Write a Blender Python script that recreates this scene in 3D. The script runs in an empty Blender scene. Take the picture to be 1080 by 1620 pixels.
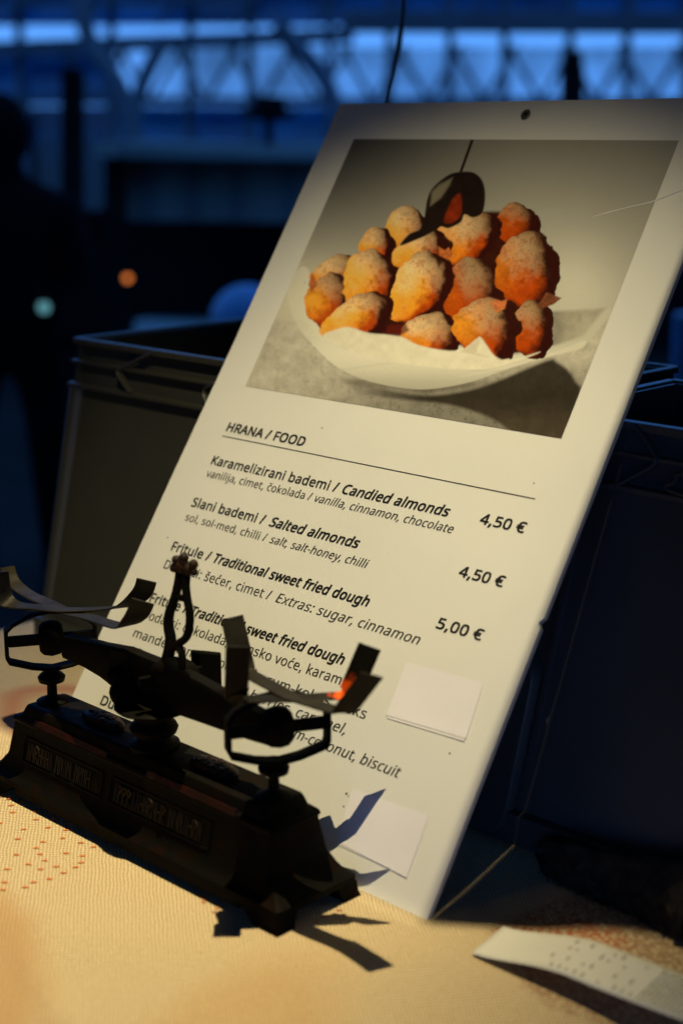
import bpy, math, random
import numpy as np
from mathutils import Vector, Matrix

random.seed(7)
rng = np.random.default_rng(11)
R = math.radians
TZ = 0.90                                   # table height
CAMH = TZ + 0.504                           # camera height
PITCH = R(14.06)
FPX = 2400.0                                # focal length in photo pixels (1080 x 1620)

# ------------------------------------------------------------ camera, world, lights
sc = bpy.context.scene
col = sc.collection
cam_d = bpy.data.cameras.new('camera')
cam = bpy.data.objects.new('camera', cam_d)
col.objects.link(cam)
cam.location = (0, 0, CAMH)
cam.rotation_euler = (R(90) - PITCH, 0, 0)
cam_d.sensor_fit = 'VERTICAL'
cam_d.sensor_height = 36.0
cam_d.sensor_width = 24.0
cam_d.lens = FPX / 1620 * 36
cam_d.clip_start = 0.05
cam_d.clip_end = 500
cam_d.dof.use_dof = True
cam_d.dof.focus_distance = 1.165
cam_d.dof.aperture_fstop = 3.4
cam_d.dof.aperture_blades = 9
sc.camera = cam

SKY_STRENGTH = 0.15
world = bpy.data.worlds.new('World')
sc.world = world
world.use_nodes = True
nt = world.node_tree
nt.nodes.clear()
wo = nt.nodes.new('ShaderNodeOutputWorld')
bg = nt.nodes.new('ShaderNodeBackground')
sky = nt.nodes.new('ShaderNodeTexSky')
sky.sky_type = 'NISHITA'
sky.sun_disc = False
sky.sun_elevation = R(2.0)
sky.sun_rotation = R(150)
tint = nt.nodes.new('ShaderNodeMix'); tint.data_type = 'RGBA'; tint.blend_type = 'MULTIPLY'
tint.inputs[0].default_value = 1.0
tint.inputs[7].default_value = (0.42, 0.92, 1.75, 1)
nt.links.new(sky.outputs[0], tint.inputs[6])
dusk = nt.nodes.new('ShaderNodeMix'); dusk.data_type = 'RGBA'
dusk.inputs[0].default_value = 0.88
nt.links.new(tint.outputs[2], dusk.inputs[6]); dusk.inputs[7].default_value = (0.80, 3.0, 8.8, 1)
nt.links.new(dusk.outputs[2], bg.inputs[0])
bg.inputs[1].default_value = SKY_STRENGTH
nt.links.new(bg.outputs[0], wo.inputs[0])

vs = sc.view_settings
vs.view_transform = 'Standard'; vs.look = 'None'; vs.exposure = 0.0; vs.gamma = 1.0
vs.use_curve_mapping = False

# local frame of the table-top: u runs along the foot of the menu board (to the right and
# towards the camera), t runs square to it towards the camera, z up from the table
B0 = Vector((0.05625, 0.904651, TZ))
U = Vector((0.719678, -0.694308, 0)); T = Vector((-0.694308, -0.719678, 0)); Z = Vector((0, 0, 1))
ROT = math.atan2(U.y, U.x)
D2 = Vector((0.379971, 0.393855, 0.836959)); NB = Vector((-0.581107, -0.602341, 0.547265))
def W(u, t, z): return B0 + U * u + T * t + Z * z
def BD(u, v, h=0.0): return B0 + U * u + D2 * v + NB * h
LEAN_T, LEAN_Z = D2.dot(T), D2.z
CP, SP = math.cos(PITCH), math.sin(PITCH)
def P(x, y, d):
    """world point seen at photo pixel (x, y) at forward distance d: used to read off real positions"""
    X = (x - 540) / FPX * d; Y = -(y - 810) / FPX * d
    return Vector((X, d * CP + Y * SP, CAMH - d * SP + Y * CP))
def px_of(p):
    r = Vector(p) - Vector((0, 0, CAMH))
    f = r.y * CP - r.z * SP
    return (540 + FPX * r.x / f, 810 - FPX * (r.y * SP + r.z * CP) / f)

def lamp(name, loc, target, energy, color, size, blend, radius):
    l = bpy.data.lights.new(name, 'SPOT')
    l.energy = energy; l.color = color; l.spot_size = R(size); l.spot_blend = blend
    l.shadow_soft_size = radius
    o = bpy.data.objects.new(name, l)
    col.objects.link(o)
    o.location = loc
    o.rotation_euler = (Vector(target) - Vector(loc)).to_track_quat('-Z', 'Y').to_euler()
    return o
LA = W(0.31, 0.45, 1.50)        # stall lamp that lights the menu board
LB = W(-0.20, -0.10, 1.30)      # stall lamp that lights the tablecloth
lampA = lamp('board_spotlight', LA, BD(-0.24, 0.15), 98, (1.0, 0.86, 0.50), 36.3, 1.0, 0.0018)
lampB = lamp('table_spotlight', LB, W(-0.33, 0.13, 0), 104, (1.0, 0.83, 0.46), 56, 1.0, 0.002)

# ------------------------------------------------------------ helpers
def frame(loc, rz):
    return Matrix.Translation(loc) @ Matrix.Rotation(rz, 4, 'Z')

def props(o, label=None, cat=None, group=None, kind=None):
    if label: o['label'] = label
    if cat: o['category'] = cat
    if group: o['group'] = group
    if kind: o['kind'] = kind
    return o

def thing(name, label, cat, loc, rz=0.0, group=None):
    o = bpy.data.objects.new(name, None)
    col.objects.link(o)
    o.empty_display_size = 0.05
    o.location = loc; o.rotation_euler = (0, 0, rz)
    o['_'] = 0; del o['_']
    return props(o, label, cat, group)

def tframe(o):
    """world matrix of a thing or part from its own transform chain"""
    m = Matrix.Translation(o.location) @ o.rotation_euler.to_matrix().to_4x4()
    return tframe(o.parent) @ m if o.parent else m

class MB:
    """collects geometry in world coordinates"""
    def __init__(s): s.v = []; s.f = []; s.mi = []
    def add(s, vs, fs, m=0):
        n = len(s.v); s.v += [Vector(x) for x in vs]
        s.f += [tuple(i + n for i in f) for f in fs]; s.mi += [m] * len(fs)
    def hexa(s, b, t, m=0):
        """b: four bottom corners, t: four top corners"""
        s.add(list(b) + list(t), [(3, 2, 1, 0), (4, 5, 6, 7), (0, 1, 5, 4), (1, 2, 6, 5), (2, 3, 7, 6), (3, 0, 4, 7)], m)
    def boxu(s, u0, u1, t0, t1, z0, z1, m=0):
        s.hexa([W(u0, t0, z0), W(u0, t1, z0), W(u1, t1, z0), W(u1, t0, z0)], [W(u0, t0, z1), W(u0, t1, z1), W(u1, t1, z1), W(u1, t0, z1)], m)
    def bar(s, a, b, w, h, up=Z, m=0):
        a = Vector(a); b = Vector(b); d = (b - a).normalized()
        x = d.cross(up).normalized() * (w / 2); y = x.normalized().cross(d) * (h / 2)
        s.hexa([a - x - y, a + x - y, a + x + y, a - x + y], [b - x - y, b + x - y, b + x + y, b - x + y], m)
    def tube(s, pts, r, n=8, m=0, cap=True):
        pts = [Vector(p) for p in pts]; k = len(pts)
        rr = r if isinstance(r, (list, tuple)) else [r] * k
        ref = None; rings = []
        for i, p in enumerate(pts):
            d = (pts[min(i + 1, k - 1)] - pts[max(i - 1, 0)]).normalized()
            if ref is None: ref = d.orthogonal().normalized()
            ref = (ref - d * ref.dot(d)).normalized(); b = d.cross(ref)
            rings.append([p + (ref * math.cos(2 * math.pi * j / n) + b * math.sin(2 * math.pi * j / n)) * rr[i] for j in range(n)])
        s.loft(rings, m, cap)
    def loft(s, rings, m=0, cap=True, closed=True):
        n = len(rings[0]); vs = [v for r in rings for v in r]; fs = []
        for i in range(len(rings) - 1):
            for j in range(n if closed else n - 1):
                a = i * n + j; b = i * n + (j + 1) % n
                fs.append((a, b, b + n, a + n))
        if cap:
            fs.append(tuple(range(n - 1, -1, -1))); fs.append(tuple(range((len(rings) - 1) * n, len(rings) * n)))
        s.add(vs, fs, m)
    def lathe(s, c, prof, n=24, axis=Z, m=0, lump=0.0):
        axis = axis.normalized(); x = axis.orthogonal().normalized(); y = axis.cross(x)
        rings = []
        for h, r in prof:
            rings.append([Vector(c) + axis * h + (x * math.cos(2 * math.pi * j / n) + y * math.sin(2 * math.pi * j / n)) * (r * (1 + lump * random.uniform(-1, 1))) for j in range(n)])
        s.loft(rings, m)
    def ribbon(s, pts, wd, w, th, m=0):
        """flat strip along pts; wd: width direction(s)"""
        pts = [Vector(p) for p in pts]; k = len(pts); rings = []
        for i, p in enumerate(pts):
            d = (pts[min(i + 1, k - 1)] - pts[max(i - 1, 0)]).normalized()
            wv = Vector(wd[i] if isinstance(wd, list) else wd); wv = (wv - d * wv.dot(d)).normalized()
            nn = d.cross(wv)
            w_i = w[i] if isinstance(w, list) else w
            a = wv * (w_i / 2); b = nn * (th / 2); e = wv * (w_i / 2 - th * 0.4)
            rings.append([p - a - b * .3, p - e - b, p + e - b, p + a - b * .3, p + a + b * .3, p + e + b, p - e + b, p - a + b * .3])
        s.loft(rings, m)
    def ball(s, c, r, n=10, sx=(1, 1, 1), m=0):
        rings = []
        for i in range(1, n):
            a = math.pi * i / n
            rings.append([Vector(c) + Vector((math.sin(a) * math.cos(2 * math.pi * j / (n + 4)) * r * sx[0], math.sin(a) * math.sin(2 * math.pi * j / (n + 4)) * r * sx[1], -math.cos(a) * r * sx[2])) for j in range(n + 4)])
        s.loft(rings, m)
    def build(s, name, mat, parent=None, smooth=None, label=None, loc=None, rz=0.0, bevel=0.0):
        o = bpy.data.objects.new(name, None) if False else None
        me = bpy.data.meshes.new(name)
        if parent is not None: M = tframe(parent)
        else: M = frame(loc if loc is not None else Vector((0, 0, 0)), rz)
        Mi = M.inverted()
        me.from_pydata([Mi @ v for v in s.v], [], s.f)
        for mt in (mat if isinstance(mat, (list, tuple)) else [mat]): me.materials.append(mt)
        if any(s.mi):
            me.polygons.foreach_set('material_index', s.mi)
        if smooth is not None:
            me.polygons.foreach_set('use_smooth', [True] * len(me.polygons))
            me.set_sharp_from_angle(angle=R(smooth))
        me.update()
        o = bpy.data.objects.new(name, me)
        col.objects.link(o)
        if parent is not None: o.parent = parent
        else:
            o.location = loc if loc is not None else Vector((0, 0, 0)); o.rotation_euler = (0, 0, rz)
        if bevel:
            b = o.modifiers.new('edge', 'BEVEL'); b.width = bevel; b.segments = 2; b.limit_method = 'ANGLE'; b.angle_limit = R(35)
        if label: o['label'] = label
        return o

def spline(pts, n=6):
    pts = [Vector(p) for p in pts]; out = []
    for i in range(len(pts) - 1):
        p0 = pts[max(i - 1, 0)]; p1 = pts[i]; p2 = pts[i + 1]; p3 = pts[min(i + 2, len(pts) - 1)]
        for k in range(n):
            t = k / n
            out.append(0.5 * ((2 * p1) + (p2 - p0) * t + (2 * p0 - 5 * p1 + 4 * p2 - p3) * t * t + (3 * p1 - p0 - 3 * p2 + p3) * t ** 3))
    out.append(pts[-1]); return out

# ------------------------------------------------------------ materials
def mat(name, color=(.5, .5, .5), rough=.6, metal=0.0, bump=0.0, bscale=80, var=0.0, vscale=12, color2=None, spec=.5, detail=6, thr=None, trans=0):
    m = bpy.data.materials.new(name); m.use_nodes = True
    t = m.node_tree; b = t.nodes['Principled BSDF']
    b.inputs['Base Color'].default_value = (*color, 1)
    b.inputs['Roughness'].default_value = rough
    b.inputs['Metallic'].default_value = metal
    b.inputs['Specular IOR Level'].default_value = spec
    tc = t.nodes.new('ShaderNodeTexCoord')
    if var or color2:
        n = t.nodes.new('ShaderNodeTexNoise'); n.inputs['Scale'].default_value = vscale; n.inputs['Detail'].default_value = detail
        t.links.new(tc.outputs['Object'], n.inputs['Vector'])
        r = t.nodes.new('ShaderNodeValToRGB')
        c2 = color2 or tuple(c * (1 - var) for c in color)
        lo, hi = thr or (.35, .65)
        r.color_ramp.elements[0].position = lo; r.color_ramp.elements[1].position = hi
        r.color_ramp.elements[0].color = (*c2, 1); r.color_ramp.elements[1].color = (*color, 1)
        t.links.new(n.outputs[0], r.inputs[0]); t.links.new(r.outputs[0], b.inputs['Base Color'])
        mr = t.nodes.new('ShaderNodeMapRange'); mr.inputs[3].default_value = min(1, rough * 1.25); mr.inputs[4].default_value = rough * .8
        t.links.new(n.outputs[0], mr.inputs[0]); t.links.new(mr.outputs[0], b.inputs['Roughness'])
    if bump:
        n2 = t.nodes.new('ShaderNodeTexNoise'); n2.inputs['Scale'].default_value = bscale; n2.inputs['Detail'].default_value = 5
        t.links.new(tc.outputs['Object'], n2.inputs['Vector'])
        bp = t.nodes.new('ShaderNodeBump'); bp.inputs['Strength'].default_value = 1; bp.inputs['Distance'].default_value = bump
        t.links.new(n2.outputs[0], bp.inputs['Height']); t.links.new(bp.outputs[0], b.inputs['Normal'])
    return m

M_iron = mat('black_iron', (.0042, .0042, .0032), .55, 0, .0006, 130, color2=(.009, .004, .002), vscale=70, thr=(.30, .52), spec=.03)
M_beam = mat('dark_iron', (.004, .0038, .003), .6, 0, .0004, 180, color2=(.008, .004, .002), vscale=60, thr=(.25, .45), spec=.02)
M_redp = mat('red_enamel', (.030, .0035, .0025), .45, 0, .0005, 250, color2=(.008, .002, .002), vscale=90, spec=.3)
M_strap = mat('worn_steel_strap', (.014, .012, .007), .5, .05, .0003, 220, color2=(.007, .006, .004), vscale=60, spec=.10)
M_rust = mat('rusty_ornament', (.022, .007, .003), .5, .1, .0008, 220, color2=(.008, .006, .004), vscale=120, spec=.12)
M_brass = mat('dull_brass_letters', (.016, .009, .004), .42, .1, .0004, 300, color2=(.007, .004, .002), vscale=160, spec=.15)

# strap metal with one rust burn at its bend
def strap_rust(center):
    m = M_strap.copy(); m.name = 'steel_strap_with_rust'
    t = m.node_tree; b = t.nodes['Principled BSDF']
    src = b.inputs['Base Color'].links[0].from_socket
    tc = [n for n in t.nodes if n.type == 'TEX_COORD'][0]
    d = t.nodes.new('ShaderNodeVectorMath'); d.operation = 'DISTANCE'; d.inputs[1].default_value = center
    t.links.new(tc.outputs['Object'], d.inputs[0])
    n = t.nodes.new('ShaderNodeTexNoise'); n.inputs['Scale'].default_value = 190; n.inputs['Detail'].default_value = 8
    t.links.new(tc.outputs['Object'], n.inputs['Vector'])
    a = t.nodes.new('ShaderNodeMath'); a.operation = 'MULTIPLY_ADD'; a.inputs[1].default_value = -.018; 
    t.links.new(n.outputs[0], a.inputs[0]); t.links.new(d.outputs['Value'], a.inputs[2])
    mr = t.nodes.new('ShaderNodeMapRange'); mr.inputs[1].default_value = .003; mr.inputs[2].default_value = -.004
    t.links.new(a.outputs[0], mr.inputs[0])
    mx = t.nodes.new('ShaderNodeMix'); mx.data_type = 'RGBA'
    t.links.new(mr.outputs[0], mx.inputs[0]); t.links.new(src, mx.inputs[6]); mx.inputs[7].default_value = (.72, .085, .003, 1)
    t.links.new(mx.outputs[2], b.inputs['Base Color'])
    mm = t.nodes.new('ShaderNodeMath'); mm.operation = 'MULTIPLY_ADD'; mm.inputs[1].default_value = -.55; mm.inputs[2].default_value = .55
    t.links.new(mr.outputs[0], mm.inputs[0]); t.links.new(mm.outputs[0], b.inputs['Metallic'])
    return m

# menu board plastic: fine ribbing of the corrugated sheet under the film
M_board = mat('white_board', (.80, .785, .745), .33, 0, 0, var=.05, vscale=9)
def ribs(m, scale, dist):
    t = m.node_tree; b = t.nodes['Principled BSDF']
    tc = [n for n in t.nodes if n.type == 'TEX_COORD'][0]
    w = t.nodes.new('ShaderNodeTexWave'); w.bands_direction = 'X'; w.inputs['Scale'].default_value = scale; w.inputs['Distortion'].default_value = .4
    t.links.new(tc.outputs['Object'], w.inputs['Vector'])
    n = t.nodes.new('ShaderNodeTexNoise'); n.inputs['Scale'].default_value = 7
    t.links.new(tc.outputs['Object'], n.inputs['Vector'])
    ad = t.nodes.new('ShaderNodeMath'); ad.operation = 'MULTIPLY_ADD'; ad.inputs[1].default_value = 14
    t.links.new(n.outputs[0], ad.inputs[0]); t.links.new(w.outputs[0], ad.inputs[2])
    bp = t.nodes.new('ShaderNodeBump'); bp.inputs['Distance'].default_value = dist
    t.links.new(ad.outputs[0], bp.inputs['Height']); t.links.new(bp.outputs[0], b.inputs['Normal'])
ribs(M_board, 90, .00005)
M_edge = mat('board_cut_edge', (.42, .42, .45), .5, 0, .0004, 300)
M_ink = mat('black_ink', (.012, .011, .010), .5)
M_inkl = mat('thin_black_ink', (.03, .028, .026), .55)
M_paper = mat('sticker_paper', (.84, .80, .84), .7, 0, .0001, 60, var=.05, vscale=25)
M_paper2 = mat('sticker_paper_under', (.78, .75, .74), .7, 0, .0001, 60)
M_hole = mat('steel_eyelet', (.25, .24, .22), .35, .8)
M_dark = mat('dark_hole', (.01, .01, .01), .8)
M_receipt = mat('thermal_paper', (.66, .65, .60), .6, 0, .0002, 40, var=.05, vscale=18)
M_rprint = mat('thermal_print', (.10, .10, .08), .7)
M_crate = mat('olive_grey_plastic', (.042, .041, .031), .42, 0, .0003, 90, var=.3, vscale=6)
M_crateb = mat('dark_blue_grey_plastic', (.065, .07, .078), .36, 0, .0003, 90, var=.3, vscale=6)
M_lampshade = mat('black_lamp_shade', (.02, .02, .02), .6, .3)
M_cable = mat('black_cable', (.01, .01, .011), .5)
M_wood = mat('table_board', (.22, .15, .09), .6, 0, .0005, 60, var=.4)
M_canvas = mat('dark_canvas', (.03, .03, .035), .85, 0, .0004, 200, var=.3)
M_steel = mat('dark_blue_steel', (.024, .046, .072), .6, 0, 0, var=.4, vscale=2)
M_black = mat('dark_stall_cloth', (.004, .004, .005), .95, 0, 0, var=.4, vscale=3, spec=.05)
M_teal = mat('grey_blue_panel', (.075, .105, .105), .7, 0, 0, var=.35, vscale=2)
M_bluep = mat('blue_plastic', (.02, .12, .26), .45, 0, 0, var=.35, vscale=4)
M_ground = mat('wet_asphalt', (.014, .014, .014), .95, 0, .004, 30, var=.4, vscale=1.5, spec=.05)
M_mat = mat('straw_fibre', (.045, .036, .026), .85, 0, .001, 220, color2=(.018, .014, .012), vscale=90, spec=.1)
M_skin = mat('skin', (.30, .18, .13), .6)
M_jacket = mat('black_jacket', (.0025, .0025, .003), .95, 0, .002, 40, spec=.03)

def emis(name, color, s):
    m = bpy.data.materials.new(name); m.use_nodes = True
    t = m.node_tree; t.nodes.clear(); o = t.nodes.new('ShaderNodeOutputMaterial'); e = t.nodes.new('ShaderNodeEmission')
    e.inputs[0].default_value = (*color, 1); e.inputs[1].default_value = s; t.links.new(e.outputs[0], o.inputs[0]); return m
def glass(name, tintc, rough=.1):
    """tinted sheet glazing: mostly clear with a faint sheen"""
    m = bpy.data.materials.new(name); m.use_nodes = True
    t = m.node_tree; t.nodes.clear(); o = t.nodes.new('ShaderNodeOutputMaterial')
    tr = t.nodes.new('ShaderNodeBsdfTransparent'); gl = t.nodes.new('ShaderNodeBsdfGlossy'); gl.inputs['Roughness'].default_value = rough
    tc = t.nodes.new('ShaderNodeTexCoord'); n = t.nodes.new('ShaderNodeTexNoise'); n.inputs['Scale'].default_value = 2.2; n.inputs['Detail'].default_value = 3
    t.links.new(tc.outputs['Object'], n.inputs['Vector'])
    r = t.nodes.new('ShaderNodeValToRGB'); r.color_ramp.elements[0].position = .35; r.color_ramp.elements[1].position = .65
    r.color_ramp.elements[0].color = (*[c * .6 for c in tintc], 1); r.color_ramp.elements[1].color = (*tintc, 1)
    t.links.new(n.outputs[0], r.inputs[0]); t.links.new(r.outputs[0], tr.inputs[0])
    mx = t.nodes.new('ShaderNodeMixShader'); mx.inputs[0].default_value = .04
    t.links.new(tr.outputs[0], mx.inputs[1]); t.links.new(gl.outputs[0], mx.inputs[2]); t.links.new(mx.outputs[0], o.inputs[0]); return m

# tablecloth: coarse weave, stained pattern printed in faded brown and red
def cloth_mat():
    m = bpy.data.materials.new('woven_cream_cloth'); m.use_nodes = True
    t = m.node_tree; b = t.nodes['Principled BSDF']; b.inputs['Roughness'].default_value = .85
    b.inputs['Specular IOR Level'].default_value = .25
    N = t.nodes.new; Lk = t.links.new
    tc = N('ShaderNodeTexCoord')
    mp = N('ShaderNodeMapping'); mp.inputs['Rotation'].default_value = (0, 0, R(38)); Lk(tc.outputs['Object'], mp.inputs['Vector'])
    dn = N('ShaderNodeTexNoise'); dn.inputs['Scale'].default_value = 45; Lk(mp.outputs[0], dn.inputs['Vector'])
    dm = N('ShaderNodeVectorMath'); dm.operation = 'MULTIPLY_ADD'; dm.inputs[1].default_value = (.0030,) * 3
    Lk(dn.outputs['Color'], dm.inputs[0]); Lk(mp.outputs[0], dm.inputs[2])
    waves = []
    for d, s in (('X', 110), ('Y', 125)):
        w = N('ShaderNodeTexWave'); w.bands_direction = d; w.inputs['Scale'].default_value = s
        w.inputs['Distortion'].default_value = 1.6; w.inputs['Detail'].default_value = 2; w.inputs['Detail Scale'].default_value = 1.6
        Lk(dm.outputs[0], w.inputs['Vector']); waves.append(w)
    mu = N('ShaderNodeMath'); mu.operation = 'ADD'; Lk(waves[0].outputs[1], mu.inputs[0]); Lk(waves[1].outputs[1], mu.inputs[1])
    fn = N('ShaderNodeTexNoise'); fn.inputs['Scale'].default_value = 420; fn.inputs['Detail'].default_value = 3; Lk(tc.outputs['Object'], fn.inputs['Vector'])
    hs = N('ShaderNodeMath'); hs.operation = 'MULTIPLY_ADD'; hs.inputs[1].default_value = 1.1; Lk(fn.outputs[0], hs.inputs[0]); Lk(mu.outputs[0], hs.inputs[2])
    bp = N('ShaderNodeBump'); bp.inputs['Distance'].default_value = .0005; bp.inputs['Strength'].default_value = .7; Lk(hs.outputs[0], bp.inputs['Height']); Lk(bp.outputs[0], b.inputs['Normal'])
    ramp = N('ShaderNodeValToRGB'); e = ramp.color_ramp.elements
    e[0].position = .35; e[0].color = (.40, .285, .15, 1); e[1].position = 1.0; e[1].color = (.70, .585, .40, 1)
    hd = N('ShaderNodeMath'); hd.operation = 'MULTIPLY'; hd.inputs[1].default_value = .42; Lk(hs.outputs[0], hd.inputs[0]); Lk(hd.outputs[0], ramp.inputs[0])
    last = ramp.outputs[0]
    ln = N('ShaderNodeTexNoise'); ln.inputs['Scale'].default_value = 9; ln.inputs['Detail'].default_value = 4; Lk(tc.outputs['Object'], ln.inputs['Vector'])
    sp = N('ShaderNodeTexNoise'); sp.inputs['Scale'].default_value = 330; sp.inputs['Detail'].default_value = 2; Lk(tc.outputs['Object'], sp.inputs['Vector'])
    def ellipse(cu, ct, ru, rt, rot, soft, colr, strength, speck, ring=0):
        nonlocal last
        mpp = N('ShaderNodeMapping'); mpp.vector_type = 'TEXTURE'
        mpp.inputs['Location'].default_value = (cu, -ct, 0); mpp.inputs['Rotation'].default_value = (0, 0, R(rot)); mpp.inputs['Scale'].default_value = (ru, rt, 1)
        Lk(tc.outputs['Object'], mpp.inputs['Vector'])
        ml = N('ShaderNodeVectorMath'); ml.operation = 'MULTIPLY'; ml.inputs[1].default_value = (1, 1, 0); Lk(mpp.outputs[0], ml.inputs[0])
        le = N('ShaderNodeVectorMath'); le.operation = 'LENGTH'; Lk(ml.outputs[0], le.inputs[0])
        ad = N('ShaderNodeMath'); ad.operation = 'MULTIPLY_ADD'; ad.inputs[1].default_value = .5; Lk(ln.outputs[0], ad.inputs[0]); Lk(le.outputs['Value'], ad.inputs[2])
        mr = N('ShaderNodeMapRange'); mr.inputs[1].default_value = 1.25 + soft; mr.inputs[2].default_value = 1.25 - soft; mr.inputs[4].default_value = strength
        Lk(ad.outputs[0], mr.inputs[0]); fac = mr.outputs[0]
        if ring:
            m2 = N('ShaderNodeMapRange'); m2.inputs[1].default_value = ring; m2.inputs[2].default_value = ring + .2; m2.inputs[3].default_value = .25
            Lk(ad.outputs[0], m2.inputs[0]); mm = N('ShaderNodeMath'); mm.operation = 'MULTIPLY'; Lk(fac, mm.inputs[0]); Lk(m2.outputs[0], mm.inputs[1]); fac = mm.outputs[0]
        if speck:
            m3 = N('ShaderNodeMapRange'); m3.inputs[1].default_value = .42; m3.inputs[2].default_value = .55; Lk(sp.outputs[0], m3.inputs[0])
            mm = N('ShaderNodeMath'); mm.operation = 'MULTIPLY'; Lk(fac, mm.inputs[0]); Lk(m3.outputs[0], mm.inputs[1]); fac = mm.outputs[0]
        mx = N('ShaderNodeMix'); mx.data_type = 'RGBA'; Lk(fac, mx.inputs[0]); Lk(last, mx.inputs[6]); mx.inputs[7].default_value = (*colr, 1)
        last = mx.outputs[2]
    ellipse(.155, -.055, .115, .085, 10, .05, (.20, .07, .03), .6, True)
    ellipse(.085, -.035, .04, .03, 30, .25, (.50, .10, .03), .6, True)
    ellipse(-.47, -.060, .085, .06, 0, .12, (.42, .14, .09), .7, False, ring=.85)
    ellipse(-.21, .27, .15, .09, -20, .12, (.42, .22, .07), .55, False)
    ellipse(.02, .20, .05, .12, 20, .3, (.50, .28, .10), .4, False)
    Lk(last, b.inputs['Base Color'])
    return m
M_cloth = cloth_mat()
M_stitch = mat('orange_thread', (.62, .17, .03), .8)

# ------------------------------------------------------------ ground and hall behind
g = MB()
g.add([(-60, -30, 0), (60, -30, 0), (60, 120, 0), (-60, 120, 0)], [(0, 1, 2, 3)])
props(g.build('ground', M_ground), kind='structure')

# --- glazed hall front
GD = 9.5
M_gl1 = glass('pale_blue_glass', (.95, .95, .95)); M_gl2 = glass('deep_blue_glass', (.03, .22, .36)); M_gl3 = glass('smoky_blue_glass', (.03, .24, .36))
hall = thing('glazed_hall_front', 'blurred blue glazed front of the market hall with a lattice band and steel beams', 'glazed wall', (P(540, 240, GD).x, P(540, 240, GD).y, 0))
def quad(px, d, th, name, m, parent):
    q = MB(); a = [P(x, y, d) for x, y in px]; b = [v + Vector((0, th, 0)) for v in a]
    q.hexa(a, b); return q.build(name, m, parent)
def wquad(x0, x1, y0, y1, d, th, name, m, parent, sk=0):
    return quad([(x0, y1), (x1, y1 + sk), (x1, y0 + sk), (x0, y0)], d, th, name, m, parent)
xs = [-260, -120, 30, 175, 300, 395, 520, 615, 710, 797, 900, 990, 1085, 1200, 1340]
for i in range(len(xs) - 1):
    wquad(xs[i] + 4, xs[i + 1] - 4, 74, 162, GD + .1, .012, 'window_pane', M_gl1 if i > 2 else M_gl2, hall)
    wquad(xs[i] + 4, xs[i + 1] - 4, -46, 40, GD + .1, .012, 'window_pane', M_gl2, hall)
    wquad(xs[i] + 4, xs[i + 1] - 4, -240, -52, GD + .1, .012, 'window_pane', M_gl3 if i % 3 else M_gl2, hall)
    wquad(xs[i] + 4, xs[i + 1] - 4, 168, 236, GD + .1, .012, 'window_pane', M_gl3 if i % 2 else M_gl2, hall)
    mu = MB(); mu.bar(P(xs[i], 238, GD), P(xs[i] + 3, -242, GD), .05, .05, Vector((0, 1, 0))); mu.build('mullion', M_steel, hall)
for (x0, y0, x1, y1, w) in ((-280, 88, 560, 55, .085), (540, 34, 1360, 38, .13), (-280, 158, 1360, 163, .05), (-280, -48, 1360, -40, .06), (-280, 242, 1360, 236, .10), (-280, 10, 400, 0, .04)):
    b = MB(); b.bar(P(x0, y0, GD - .12), P(x1, y1, GD - .12), .10, w, Vector((0, 0, 1))); b.build('beam', M_steel, hall)
k = 0
for x in range(150, 1240, 88):                           # diamond lattice in the bright band
    for s in (1, -1):
        l = MB(); l.bar(P(x, 160, GD - .02), P(x + s * 52, 72, GD - .02), .03, .045, Vector((0, 1, 0))); l.build('lattice_bar', M_steel, hall)
for x in range(-230, 1300, 120):
    l = MB(); l.bar(P(x, 40, GD - .02), P(x + 70, -46, GD - .02), .03, .03, Vector((0, 1, 0))); l.build('lattice_bar', M_steel, hall)
wl = MB(); wl.hexa([P(-280, 244, GD + .2), P(1360, 238, GD + .2), Vector((P(1360, 238, GD + .2).x, P(1360, 238, GD).y + .2, 0)), Vector((P(-280, 240, GD + .2).x, P(-280, 240, GD).y + .2, 0))],
                   [v + Vector((0, .2, 0)) for v in (P(-280, 244, GD + .2), P(1360, 238, GD + .2), Vector((P(1360, 238, GD + .2).x, P(1360, 238, GD).y + .2, 0)), Vector((P(-280, 240, GD + .2).x, P(-280, 240, GD).y + .2, 0)))])
wl.build('lower_wall', M_black, hall)

# --- steel arches and posts in front of the glazing
AD = 7.5
arch = thing('steel_arch', 'dark curved steel arch rising left of the lattice windows', 'arch', (P(200, 330, AD).x, P(200, 330, AD).y, 0))
a_ = MB(); a_.tube(spline([P(120, -60, AD), P(140, 60, AD), P(185, 130, AD), P(212, 210, AD), P(220, 330, AD)]), .045, 8); a_.build('arch_rib', M_steel, arch)
a_ = MB(); a_.tube(spline([P(262, 60, AD), P(235, 110, AD), P(214, 170, AD), P(208, 230, AD)]), .04, 8); a_.build('brace', M_steel, arch)
q0 = P(220, 330, AD); a_ = MB(); a_.tube([q0 + Vector((0, 0, .03)), Vector((q0.x, q0.y, 0))], .045, 8); a_.build('foot_post', M_steel, arch)
arch2 = thing('steel_arch', 'dark curved steel brace just above the top left corner of the menu board', 'arch', (P(545, 330, AD).x, P(545, 330, AD).y, 0))
a_ = MB(); a_.tube(spline([P(440, 40, AD), P(480, 85, AD), P(515, 130, AD), P(535, 200, AD), P(545, 330, AD)]), .045, 8); a_.build('arch_rib', M_steel, arch2)
q0 = P(545, 330, AD); a_ = MB(); a_.tube([q0 + Vector((0, 0, .03)), Vector((q0.x, q0.y, 0))], .045, 8); a_.build('foot_post', M_steel, arch2)
pst = MB(); q0 = P(100, 480, 5.6); pst.bar(Vector((q0.x, q0.y, 0)), P(116, 120, 5.6), .075, .075, Vector((0, 1, 0)))
pst.bar(P(100, 122, 5.6), P(128, 118, 5.6), .12, .05)
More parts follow.
